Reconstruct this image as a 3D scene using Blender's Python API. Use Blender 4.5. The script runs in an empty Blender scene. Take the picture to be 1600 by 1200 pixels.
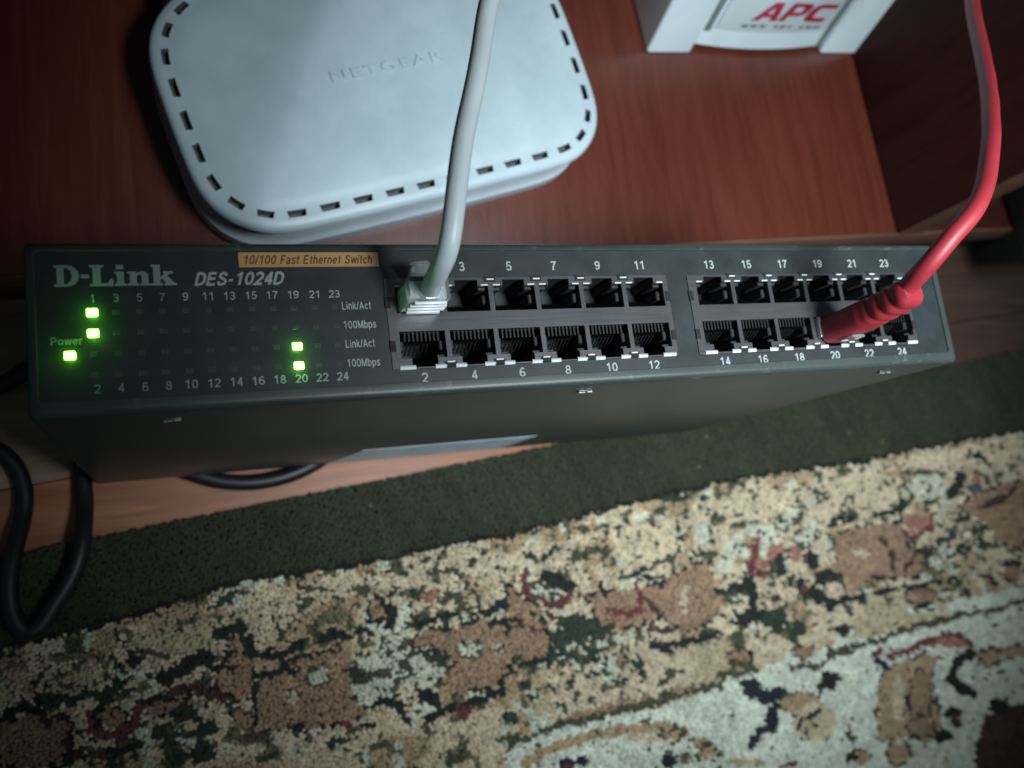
import bpy, bmesh, math, random
import numpy as np
from mathutils import Matrix, Vector, noise as mnoise

random.seed(7); RNG = np.random.default_rng(7)
SC = bpy.context.scene
COL = SC.collection
MM = 0.001

# ------------------------------------------------------------------ camera
RC = np.array([[0.9292358495904315, 0.12687129867245803, -0.3470222030491899],
               [-0.05620534456669347, 0.9768062311919606, 0.20661690624606957],
               [0.36518720552353484, -0.1724913339206402, 0.9148142131843983]])
D3 = np.diag([1.0, -1.0, -1.0])
CAMROT = (D3 @ RC @ D3).T
cam = bpy.data.cameras.new('camera'); camo = bpy.data.objects.new('camera', cam); COL.objects.link(camo)
m = Matrix([list(r) for r in CAMROT]).to_4x4()
m.translation = Vector((-63.2134, -44.6933, 182 + 219.0164)) * MM
camo.matrix_world = m
cam.sensor_width = 36; cam.lens = 36 * 1370 / 1600
cam.clip_start = 0.005; cam.clip_end = 50
cam.dof.use_dof = True; cam.dof.focus_distance = 0.245; cam.dof.aperture_fstop = 11.5
SC.camera = camo

# ------------------------------------------------------------------ world and lamp
wd = bpy.data.worlds.new('World'); SC.world = wd; wd.use_nodes = True
wd.node_tree.nodes['Background'].inputs[0].default_value = (0.62, 0.86, 1.0, 1)
wd.node_tree.nodes['Background'].inputs[1].default_value = 0.055
ld = bpy.data.lights.new('room_lamp', 'SPOT'); lo = bpy.data.objects.new('room_lamp', ld); COL.objects.link(lo)
LP = Vector((170, -120, 600)); LT = Vector((178, 40, 90))
lo.location = LP * MM
lo.rotation_euler = (LT - LP).to_track_quat('-Z', 'Y').to_euler()
ld.energy = 19.5; ld.color = (0.84, 0.96, 1.0); ld.shadow_soft_size = 0.08
ld.spot_size = math.radians(60); ld.spot_blend = 1.0
SC.view_settings.view_transform = 'Standard'; SC.view_settings.look = 'None'
SC.view_settings.exposure = 0.15; SC.view_settings.gamma = 1

# ------------------------------------------------------------------ materials
def srgb(r, g, b):
    f = lambda c: (c / 12.92 if c <= .04045 else ((c + .055) / 1.055) ** 2.4)
    return (f(r / 255), f(g / 255), f(b / 255))
class NT:
    def __init__(s, name):
        s.m = bpy.data.materials.new(name); s.m.use_nodes = True
        s.t = s.m.node_tree; s.b = s.t.nodes['Principled BSDF']
    def n(s, ty, **kw):
        o = s.t.nodes.new(ty)
        for k, v in kw.items():
            if hasattr(o, k) and k not in ('Scale',): setattr(o, k, v)
            else: o.inputs[k].default_value = v
        return o
    def l(s, a, b): s.t.links.new(a, b)
    def coord(s, scale=(1, 1, 1), kind='Object'):
        c = s.n('ShaderNodeTexCoord'); mp = s.n('ShaderNodeMapping'); mp.inputs['Scale'].default_value = scale
        s.l(c.outputs[kind], mp.inputs['Vector']); return mp.outputs['Vector']
    def noise(s, scale, detail=4, rough=.6, vec=None, dist=0):
        o = s.n('ShaderNodeTexNoise'); o.inputs['Scale'].default_value = scale
        o.inputs['Detail'].default_value = detail; o.inputs['Roughness'].default_value = rough; o.inputs['Distortion'].default_value = dist
        s.l(vec if vec is not None else s.coord(), o.inputs['Vector']); return o.outputs['Fac']
    def ramp(s, fac, stops):
        o = s.n('ShaderNodeValToRGB'); e = o.color_ramp.elements
        while len(e) < len(stops): e.new(0.5)
        for i, (p, c) in enumerate(stops):
            e[i].position = p; e[i].color = (*c, 1) if len(c) == 3 else c
        s.l(fac, o.inputs['Fac']); return o.outputs['Color']
    def col(s, sock): s.l(sock, s.b.inputs['Base Color'])
    def rough(s, fac, lo, hi):
        o = s.n('ShaderNodeMapRange'); s.l(fac, o.inputs['Value'])
        o.inputs['To Min'].default_value = lo; o.inputs['To Max'].default_value = hi
        s.l(o.outputs['Result'], s.b.inputs['Roughness'])
    def bump(s, fac, strength, dist):
        o = s.n('ShaderNodeBump'); o.inputs['Strength'].default_value = strength; o.inputs['Distance'].default_value = dist
        s.l(fac, o.inputs['Height']); s.l(o.outputs['Normal'], s.b.inputs['Normal'])
def gm(c, k): return tuple(x * k for x in c)
def plain(name, c, rough=.5, metal=0, var=.15, vs=120, spec=.5, bump=0, bs=900, bd=.0002):
    t = NT(name); f = t.noise(vs)
    t.col(t.ramp(f, [(.3, gm(c, 1 - var)), (.7, gm(c, 1 + var))]))
    t.rough(f, max(0.02, rough - .07), rough + .07); t.b.inputs['Metallic'].default_value = metal
    t.b.inputs['Specular IOR Level'].default_value = spec
    if bump: t.bump(t.noise(bs, 2), bump, bd)
    return t.m
def emis(name, c, e):
    t = NT(name); t.b.inputs['Base Color'].default_value = (*gm(c, .5), 1)
    t.b.inputs['Emission Color'].default_value = (*c, 1); t.b.inputs['Emission Strength'].default_value = e
    return t.m
def wood(name, a, b, c, rough, scale=(1, 1, 1), spec=.5, coat=0):
    t = NT(name); v = t.coord(scale)
    f = t.noise(30, 8, .65, v, .6); g = t.noise(140, 6, .7, v, .3); h = t.noise(5, 2, .5, t.coord())
    mx = t.n('ShaderNodeMath', operation='MULTIPLY_ADD'); t.l(g, mx.inputs[0]); mx.inputs[1].default_value = .45
    t.l(f, mx.inputs[2])
    ad = t.n('ShaderNodeMath', operation='MULTIPLY_ADD'); t.l(h, ad.inputs[0]); ad.inputs[1].default_value = .3; t.l(mx.outputs[0], ad.inputs[2])
    t.col(t.ramp(ad.outputs[0], [(.55, a), (.85, b), (1.0, c)]))
    t.rough(g, rough - .06, rough + .1); t.b.inputs['Specular IOR Level'].default_value = spec
    t.bump(g, .12, .0003)
    t.b.inputs['Coat Weight'].default_value = coat; t.b.inputs['Coat Roughness'].default_value = .25
    return t.m
M = {}
# powder coated steel of the switch, with scuffs
t = NT('painted_steel'); v = t.coord((6, 1, 60)); sc = t.noise(22, 6, .75, v)
f = t.noise(40, 5)
base = t.ramp(f, [(.3, (.031, .041, .039)), (.7, (.042, .053, .050))])
scr = t.ramp(sc, [(.585, (0, 0, 0)), (.70, (.75, .75, .75))])
mx = t.n('ShaderNodeMix', data_type='RGBA'); t.l(scr, mx.inputs[0]); t.l(base, mx.inputs[6]); mx.inputs[7].default_value = (.13, .14, .13, 1)
t.col(mx.outputs[2]); t.rough(f, .34, .47); t.bump(t.noise(1500, 2), .12, .0002)
t.b.inputs['Specular IOR Level'].default_value = .45; M['steel'] = t.m
M['panel'] = plain('dark_panel_plastic', (.020, .025, .028), .42, var=.2, bump=.08, bs=2000)
t = NT('tinned_shield'); v = t.coord((1, 40, 1)); f = t.noise(60, 5, .6, v); g = t.noise(45, 5)
t.col(t.ramp(g, [(.3, (.17, .165, .175)), (.7, (.235, .225, .235))])); t.rough(f, .22, .36); t.b.inputs['Metallic'].default_value = .8
M['shield'] = t.m
M['shieldtab'] = plain('bent_shield_lip', (.62, .64, .65), .45, metal=.1)  # paler than the shield, so the lips' glints sit in the colour
M['socket'] = plain('black_socket_plastic', (.020, .021, .023), .5)
M['comb'] = plain('dark_contact_comb', (.0045, .005, .005), .5)
M['gold'] = plain('contact_wire', (.03, .03, .029), .45, metal=.5)
M['print'] = plain('grey_print', (.31, .34, .35), .6, var=.12)
M['printdim'] = plain('shaded_grey_print', (.21, .24, .235), .6, var=.12)  # leftmost print: the weaker light on that side is put into the colour
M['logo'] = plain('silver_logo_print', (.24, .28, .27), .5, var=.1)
M['label'] = plain('orange_label', (.46, .25, .090), .5, var=.08, vs=60)
M['labeltext'] = plain('brown_label_print', (.10, .040, .014), .6)
M['ledoff'] = plain('unlit_light_pipe', (.052, .060, .058), .3)
M['ledon'] = emis('lit_green_light', (.46, 1.0, .10), 9.0)
M['sticker'] = plain('silver_foil_sticker', (.50, .60, .69), .5, metal=0, var=.25, vs=70)
M['brightmetal'] = plain('bright_metal', (.45, .46, .45), .3, metal=.6)
# router plastic
t = NT('white_router_plastic'); f = t.noise(22, 6, .68); g = t.noise(90, 3, .7)
k = t.ramp(g, [(.69, (0, 0, 0)), (.77, (.8, .8, .8))])
b0 = t.ramp(f, [(.3, (.38, .475, .525)), (.62, (.485, .59, .645))])
mx = t.n('ShaderNodeMix', data_type='RGBA'); t.l(k, mx.inputs[0]); t.l(b0, mx.inputs[6]); mx.inputs[7].default_value = (.46, .49, .50, 1)
t.col(mx.outputs[2]); t.rough(f, .36, .5); t.bump(t.noise(2200, 3), .12, .0002); M['router'] = t.m
M['routerbase'] = plain('grey_white_router_base', (.42, .48, .53), .45, var=.08, vs=60)
M['slot'] = plain('shaded_vent_wall', (.11, .125, .13), .7)  # darker than the lid: shadow inside the slots put into the colour
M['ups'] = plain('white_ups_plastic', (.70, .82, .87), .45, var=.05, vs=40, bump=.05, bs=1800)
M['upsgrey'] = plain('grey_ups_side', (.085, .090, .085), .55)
M['groove'] = plain('grey_groove', (.16, .19, .19), .6)
M['redprint'] = plain('crimson_print', (.42, .022, .060), .5)
M['greyprint'] = plain('small_grey_print', (.14, .15, .16), .6)
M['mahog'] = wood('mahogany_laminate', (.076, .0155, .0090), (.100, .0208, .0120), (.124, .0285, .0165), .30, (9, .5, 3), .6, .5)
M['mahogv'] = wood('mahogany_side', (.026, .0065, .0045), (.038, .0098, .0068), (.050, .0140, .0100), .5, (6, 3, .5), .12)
M['edge'] = wood('lighter_edge_band', (.075, .034, .022), (.12, .056, .036), (.16, .08, .05), .45, (.4, 5, 5))
M['plinth'] = wood('dark_plinth', (.020, .010, .008), (.034, .017, .013), (.05, .026, .02), .5, (.5, 5, 5))
M['plank'] = wood('orange_laminate', (.17, .055, .024), (.26, .090, .040), (.34, .13, .062), .42, (.4, 7, 3))
M['planktan'] = wood('tan_laminate', (.15, .098, .062), (.21, .14, .09), (.26, .18, .12), .5, (.4, 7, 3))
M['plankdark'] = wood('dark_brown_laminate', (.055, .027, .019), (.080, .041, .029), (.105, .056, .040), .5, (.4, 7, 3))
M['sub'] = plain('dark_subfloor', (.01, .008, .007), .8)
M['black'] = plain('black_rubber', (.009, .009, .0105), .46, spec=.4)
M['grey_cable'] = plain('pale_grey_sheath', (.58, .65, .68), .42, var=.07, vs=50)
t = NT('red_sheath'); f = t.noise(60, 4)
t.col(t.ramp(f, [(.3, (.28, .019, .028)), (.7, (.34, .028, .038))])); t.rough(f, .42, .55); M['red'] = t.m
t = NT('red_boot_rubber'); f = t.noise(80, 4)
t.col(t.ramp(f, [(.3, (.28, .018, .028)), (.7, (.34, .027, .038))])); t.rough(f, .42, .55); M['redboot'] = t.m
t = NT('clear_plug_plastic'); t.b.inputs['Base Color'].default_value = (.90, .94, .96, 1); t.b.inputs['Roughness'].default_value = .07
t.b.inputs['Transmission Weight'].default_value = .85; t.b.inputs['IOR'].default_value = 1.5; M['clear'] = t.m
t = NT('frosted_plug_plastic'); t.b.inputs['Base Color'].default_value = (.90, .93, .95, 1); t.b.inputs['Roughness'].default_value = .28
t.b.inputs['Transmission Weight'].default_value = .1; M['frost'] = t.m
# rug
t = NT('wool_pile'); a = t.n('ShaderNodeVertexColor'); a.layer_name = 'pile'; t.l(a.outputs['Color'], t.b.inputs['Base Color'])
t.b.inputs['Roughness'].default_value = .92; t.b.inputs['Specular IOR Level'].default_value = .12
t.b.inputs['Sheen Weight'].default_value = .12; M['pile'] = t.m
M['backing'] = plain('rug_backing', (.012, .014, .010), .95, spec=.1)

# ------------------------------------------------------------------ object helpers (coordinates in mm)
ORG = {}
def empty(name, loc, label, cat, rotz=0, group=None):
    o = bpy.data.objects.new(name, None); COL.objects.link(o)
    o.location = Vector(loc) * MM; o.rotation_euler = (0, 0, rotz); o.empty_display_size = .01
    o['label'] = label; o['category'] = cat
    if group: o['group'] = group
    ORG[o] = Vector(loc); return o
def mesh(name, V, F, mat, smooth=35, mats=None):
    me = bpy.data.meshes.new(name)
    V = np.asarray(V, float) * MM
    me.from_pydata(V.tolist(), [], [list(map(int, f)) for f in F]); me.validate()
    me.materials.append(mat)
    bm = bmesh.new(); bm.from_mesh(me); bmesh.ops.recalc_face_normals(bm, faces=bm.faces); bm.to_mesh(me); bm.free()
    if smooth:
        me.polygons.foreach_set('use_smooth', [True] * len(me.polygons))
        me.set_sharp_from_angle(angle=math.radians(smooth))
    return me
def link(name, me, parent=None, loc=None, label=None, kind=None):
    o = bpy.data.objects.new(name, me); COL.objects.link(o)
    if parent is not None:
        o.parent = parent
        if parent not in ORG or parent.type == 'MESH': pass
    if loc is not None: o.location = Vector(loc) * MM
    if label: o['label'] = label
    if kind: o['kind'] = kind
    return o
class MB:
    """collects shapes (world mm); build() links them as one mesh object under a parent"""
    def __init__(s): s.V = []; s.F = []
    def add(s, V, F):
        n = len(s.V); s.V += [tuple(v) for v in V]; s.F += [[i + n for i in f] for f in F]; return s
    def box(s, x0, x1, y0, y1, z0, z1, bev=0, seg=2):
        bm = bmesh.new(); bmesh.ops.create_cube(bm, size=1)
        for v in bm.verts:
            v.co = Vector(((x0 + x1) / 2 + v.co.x * (x1 - x0), (y0 + y1) / 2 + v.co.y * (y1 - y0), (z0 + z1) / 2 + v.co.z * (z1 - z0)))
        if bev: bmesh.ops.bevel(bm, geom=bm.edges[:], offset=bev, segments=seg, profile=.5, affect='EDGES')
        s.add([v.co[:] for v in bm.verts], [[v.index for v in f.verts] for f in bm.faces] if not bm.verts.index_update() else 0)
        bm.free(); return s
    def tube(s, pts, r, n=14, cap=True, sub=8, wob=0):
        P = spline(pts, sub)
        if wob: P = [p + Vector((mnoise.noise(p * .055), mnoise.noise(p * .055 + Vector((9, 3, 1))), mnoise.noise(p * .055 + Vector((2, 7, 5))))) * wob * min(1, i / 8) for i, p in enumerate(P)]
        R = [r] * len(P) if not callable(r) else [r(i / (len(P) - 1)) for i in range(len(P))]
        V, F = sweep(P, R, n, cap); return s.add(V, F)
    def build(s, name, mat, parent=None, smooth=35, **kw):
        off = ORG.get(parent, Vector((0, 0, 0))) if parent is not None else Vector((0, 0, 0))
        V = np.array(s.V) - np.array(off)
        o = link(name, mesh(name, V, s.F, mat, smooth), parent, **kw)
        ORG[o] = off; return o
def spline(pts, sub=8):
    pts = [Vector(p) for p in pts]; out = []
    Q = [2 * pts[0] - pts[1]] + pts + [2 * pts[-1] - pts[-2]]
    for i in range(1, len(Q) - 2):
        p0, p1, p2, p3 = Q[i - 1:i + 3]
        for k in range(sub):
            u = k / sub
            out.append(.5 * (2 * p1 + (p2 - p0) * u + (2 * p0 - 5 * p1 + 4 * p2 - p3) * u * u + (3 * p1 - p0 - 3 * p2 + p3) * u ** 3))
    out.append(pts[-1]); return out
def frames(P, up=None):
    T = [(P[min(i + 1, len(P) - 1)] - P[max(i - 1, 0)]).normalized() for i in range(len(P))]
    a = Vector(up) if up else (Vector((1, 0, 0)) if abs(T[0].x) < .9 else Vector((0, 1, 0)))
    out = []
    for t_ in T:
        a = (a - t_ * a.dot(t_)).normalized(); out.append((a.copy(), t_.cross(a)))
    return out
def sweep(P, R, n, cap=True, sx=None, sy=None, pw=2, up=None):
    V = []; F = []; fr = frames(P, up)
    for i, p in enumerate(P):
        a, b = fr[i]
        for k in range(n):
            th = 2 * math.pi * k / n; c, s_ = math.cos(th), math.sin(th)
            e = 2 / pw
            cx = math.copysign(abs(c) ** e, c); cy = math.copysign(abs(s_) ** e, s_)
            rx = R[i] if sx is None else sx[i]; ry = R[i] if sy is None else sy[i]
            V.append(p + a * cx * rx + b * cy * ry)
    for i in range(len(P) - 1):
        for k in range(n):
            F.append([i * n + k, i * n + (k + 1) % n, (i + 1) * n + (k + 1) % n, (i + 1) * n + k])
    if cap: F.append(list(range(n))[::-1]); F.append([(len(P) - 1) * n + k for k in range(n)])
    return [v[:] for v in V], F
def plate(xs, ys, holes, z, thick=0):
    """sheet over xs[0]..xs[-1] x ys with rectangular holes, hole walls going down by thick"""
    X = sorted(set([xs[0], xs[1]] + [h[0] for h in holes] + [h[1] for h in holes]))
    Y = sorted(set([ys[0], ys[1]] + [h[2] for h in holes] + [h[3] for h in holes]))
    V = []; F = []; idx = {}
    def vi(i, j, k=0):
        if (i, j, k) not in idx: idx[(i, j, k)] = len(V); V.append((X[i], Y[j], z - k * thick))
        return idx[(i, j, k)]
    solid = {}
    for i in range(len(X) - 1):
        for j in range(len(Y) - 1):
            cx, cy = (X[i] + X[i + 1]) / 2, (Y[j] + Y[j + 1]) / 2
            solid[i, j] = not any(h[0] < cx < h[1] and h[2] < cy < h[3] for h in holes)
    for (i, j), s_ in solid.items():
        if not s_: continue
        F.append([vi(i, j), vi(i + 1, j), vi(i + 1, j + 1), vi(i, j + 1)])
        if thick:
            for (a, b, ni, nj) in (((i, j), (i + 1, j), i, j - 1), ((i + 1, j), (i + 1, j + 1), i + 1, j), ((i + 1, j + 1), (i, j + 1), i, j + 1), ((i, j + 1), (i, j), i - 1, j)):
                if not solid.get((ni, nj), False):
                    F.append([vi(*a), vi(*a, 1), vi(*b, 1), vi(*b)])
    return V, F
# text and lettering -> flat meshes
_TX = []
def text(name, body, x, y, z, h, mat, parent, align='CENTER', shear=0, bold=0, width=None, space=1, rot=0, ext=0, frame=None):
    c = bpy.data.curves.new(name, 'FONT'); c.body = body; c.align_x = align; c.align_y = 'CENTER'
    c.shear = shear; c.offset = bold; c.space_character = space; c.size = 1; c.resolution_u = 3; c.extrude = ext
    o = bpy.data.objects.new('tmp', c); COL.objects.link(o)
    _TX.append((o, name, x, y, z, h, mat, parent, width, align, rot, frame))
def shapes(name, polys, x, y, z, w, h, mat, parent, rot=0, frame=None, shear=0):
    c = bpy.data.curves.new(name, 'CURVE'); c.dimensions = '2D'; c.fill_mode = 'BOTH'
    for loop in polys:
        sp = c.splines.new('POLY'); sp.points.add(len(loop) - 1)
        for p, q in zip(sp.points, loop): p.co = (q[0] + shear * q[1], q[1], 0, 1)
        sp.use_cyclic_u = True
    o = bpy.data.objects.new('tmp', c); COL.objects.link(o)
    _TX.append((o, name, x, y, z, h, mat, parent, w, 'CENTER', rot, frame))
# plain sans lettering drawn as flat ribbons
def _A(cx, cy, rx, ry, a0, a1, n=11):
    return [(cx + rx * math.cos(math.radians(a0 + (a1 - a0) * k / n)), cy + ry * math.sin(math.radians(a0 + (a1 - a0) * k / n))) for k in range(n + 1)]
_O = lambda cx, cy, rx, ry: _A(cx, cy, rx, ry, 90, 450, 20)
_ARCH = [(.08, .42)] + _A(.28, .45, .2, .22, 180, 0) + [(.48, 0)]
GL = {'0': (.66, [_O(.33, .5, .25, .43)]), '1': (.66, [[(.13, .73), (.3, .83), (.39, .93)], [(.40, 1), (.40, 0)]]),
 '2': (.66, [_A(.33, .68, .25, .25, 168, -30) + [(.08, .07), (.62, .07)]]), '3': (.66, [_A(.31, .71, .21, .22, 160, -85), _A(.31, .29, .25, .23, 88, -160), [(.23, .52), (.34, .51)]]),
 '4': (.66, [[(.46, 0), (.46, 1)], [(.45, .95), (.09, .33)], [(.04, .30), (.64, .30)]]), '5': (.66, [[(.57, .93), (.17, .93), (.11, .48)] + _A(.31, .33, .26, .26, 125, -155)]),
 '6': (.66, [_O(.33, .31, .25, .24), [(.56, .80), (.48, .91), (.36, .93), (.22, .86), (.11, .66), (.08, .36)]]), '7': (.66, [[(.06, .93), (.59, .93), (.42, .65), (.29, .33), (.24, 0)]]),
 '8': (.66, [_O(.33, .72, .20, .21), _O(.33, .29, .25, .22)]), '9': (.66, [_O(.33, .69, .25, .24), [(.10, .20), (.18, .09), (.30, .07), (.44, .14), (.55, .34), (.58, .64)]]),
 'L': (.62, [[(.09, 1), (.09, .07), (.58, .07)]]), 'i': (.22, [[(.1, 0), (.1, .72)], [(.1, .86), (.1, 1)]]), 'n': (.58, [[(.08, 0), (.08, .73)], _ARCH]),
 'k': (.52, [[(.08, 0), (.08, 1)], [(.44, .72), (.1, .33)], [(.22, .45), (.47, 0)]]), '/': (.32, [[(.02, 0), (.3, 1)]]),
 'A': (.74, [[(.05, 0), (.36, .97)], [(.36, .97), (.67, 0)], [(.15, .33), (.57, .33)]]), 'c': (.55, [_A(.3, .365, .23, .3, 42, 318)]),
 't': (.37, [[(.18, .95), (.18, .16), (.24, .07), (.35, .07)], [(.03, .69), (.34, .69)]]), 'M': (.86, [[(.08, 0), (.08, 1)], [(.1, .96), (.42, .05)], [(.42, .05), (.74, .96)], [(.76, 0), (.76, 1)]]),
 'b': (.6, [[(.08, 0), (.08, 1)], _O(.31, .365, .22, .3)]), 'p': (.6, [[(.08, .73), (.08, -.27)], _O(.31, .365, .22, .3)]),
 's': (.52, [[(.44, .56), (.37, .66), (.25, .68), (.12, .61), (.11, .50), (.2, .42), (.34, .36), (.44, .26), (.42, .13), (.28, .05), (.15, .07), (.05, .18)]]),
 'P': (.70, [[(.09, 0), (.09, 1)], [(.09, .93), (.42, .93)] + _A(.42, .69, .21, .24, 80, -80) + [(.42, .45), (.09, .45)]]), 'o': (.6, [_O(.3, .365, .23, .3)]),
 'w': (.76, [[(.04, .73), (.2, .03)], [(.2, .03), (.38, .7)], [(.38, .7), (.56, .03)], [(.56, .03), (.72, .73)]]), 'e': (.6, [[(.52, .38), (.08, .38)], _A(.3, .365, .23, .3, 3, 318)]),
 'r': (.38, [[(.08, 0), (.08, .73)], [(.08, .42), (.14, .58), (.24, .67), (.36, .67)]]), 'D': (.76, [[(.09, 0), (.09, 1)], [(.09, .93), (.34, .93)] + _A(.34, .5, .32, .43, 85, -85) + [(.34, .07), (.09, .07)]]),
 'E': (.7, [[(.09, 0), (.09, 1)], [(.09, .93), (.62, .93)], [(.09, .52), (.57, .52)], [(.09, .07), (.64, .07)]]),
 'S': (.7, [[(.6, .72), (.54, .86), (.42, .93), (.27, .93), (.13, .85), (.11, .7), (.2, .58), (.36, .51), (.53, .43), (.61, .28), (.56, .14), (.42, .06), (.26, .06), (.12, .14), (.06, .3)]]),
 'F': (.64, [[(.09, 0), (.09, 1)], [(.09, .93), (.61, .93)], [(.09, .5), (.52, .5)]]), 'h': (.58, [[(.08, 0), (.08, 1)], _ARCH]), '-': (.42, [[(.04, .38), (.36, .38)]]),
 'a': (.56, [[(.08, .53), (.15, .65), (.28, .68), (.42, .62), (.45, .5), (.45, 0)], [(.45, .40), (.2, .36), (.08, .26), (.09, .13), (.2, .05), (.34, .09), (.45, .24)]]), ' ': (.36, []),
 'm': (.86, [[(.08, 0), (.08, .73)], [(.08, .42)] + _A(.25, .47, .17, .2, 180, 0) + [(.42, 0)], [(.42, .42)] + _A(.59, .47, .17, .2, 180, 0) + [(.76, 0)]]), '.': (.24, [[(.1, 0), (.1, .14)]])}
def sans(name, body, x, y, z, h, mat, parent, align='CENTER', shear=0, t=.14, width=None, space=.10, frame=None):
    V = []; F = []; cx = 0; lay = 0
    for ch in body:
        w, strokes = GL[ch]
        for st in strokes:
            P = [np.array(p) for p in st]; closed = np.hypot(*(P[0] - P[-1])) < 1e-6
            if closed: P = P[:-1]
            n = len(P); b = len(V)
            for i in range(n):
                d0 = P[i] - P[i - 1] if (i or closed) else P[1] - P[0]
                d1 = P[(i + 1) % n] - P[i] if (i < n - 1 or closed) else d0
                d0 = d0 / np.hypot(*d0); d1 = d1 / np.hypot(*d1); n0 = np.array((-d0[1], d0[0])); n1 = np.array((-d1[1], d1[0]))
                nn = n0 + n1; nn /= max(np.hypot(*nn), 1e-6); k = t / 2 / max(nn @ n1, .45)
                for s_ in (1, -1):
                    q = P[i] + nn * k * s_; V.append((cx + q[0] + shear * q[1], q[1], lay))
            for i in range(n if closed else n - 1):
                j = (i + 1) % n; F.append([b + 2 * i, b + 2 * j, b + 2 * j + 1, b + 2 * i + 1])
            lay += 1
        cx += w + space
    V = np.array(V, float); W0 = V[:, 0].min(); W1 = V[:, 0].max()
    sx = width / (W1 - W0) if width else h
    V[:, 0] = (V[:, 0] - ((W0 + W1) / 2 if align == 'CENTER' else W0)) * sx; V[:, 1] = (V[:, 1] - .5) * h; V[:, 2] = (V[:, 2] % 5) * .004
    if frame is None: V += np.array((x, y, z))
    else:
        O, ex, ey, ez = [np.array(q, float) for q in frame]
        V = O + np.outer(V[:, 0] + x, ex) + np.outer(V[:, 1] + y, ey) + np.outer(V[:, 2] + z, ez)
    V = V - np.array(ORG.get(parent, (0, 0, 0)))
    return link(name, mesh(name, V, F, mat, 0), parent)

def flush_text():
    bpy.context.view_layer.update(); dg = bpy.context.evaluated_depsgraph_get()
    for (o, name, x, y, z, h, mat, parent, width, align, rot, frame) in _TX:
        me = bpy.data.meshes.new_from_object(o.evaluated_get(dg)); n = len(me.vertices)
        a = np.empty(n * 3); me.vertices.foreach_get('co', a); a = a.reshape(-1, 3)
        lo_, hi_ = a.min(0), a.max(0)
        capk = h / (hi_[1] - lo_[1])
        sx = width / (hi_[0] - lo_[0]) if width else capk
        cx = (lo_[0] + hi_[0]) / 2 if align == 'CENTER' else lo_[0]
        a = np.stack([(a[:, 0] - cx) * sx, (a[:, 1] - (lo_[1] + hi_[1]) / 2) * capk, (a[:, 2] - lo_[2]) * capk], 1)
        c, s_ = math.cos(rot), math.sin(rot); a = np.stack([a[:, 0] * c - a[:, 1] * s_, a[:, 0] * s_ + a[:, 1] * c, a[:, 2]], 1)
        if frame is not None:      # (origin, ex, ey, ez)
            O, ex, ey, ez = [np.array(q, float) for q in frame]
            a = O + np.outer(a[:, 0] + x, ex) + np.outer(a[:, 1] + y, ey) + np.outer(a[:, 2] + z, ez)
        else: a = a + np.array([x, y, z])
        a = (a - np.array(ORG.get(parent, (0, 0, 0)))) * MM
        me.vertices.foreach_set('co', a.ravel()); me.update()
        me.materials.clear(); me.materials.append(mat); me.name = name
        bpy.data.objects.remove(o)
        q = bpy.data.objects.new(name, me); COL.objects.link(q); q.parent = parent
    _TX.clear()
def structure(o, name=None): o['kind'] = 'structure'; return o
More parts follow.
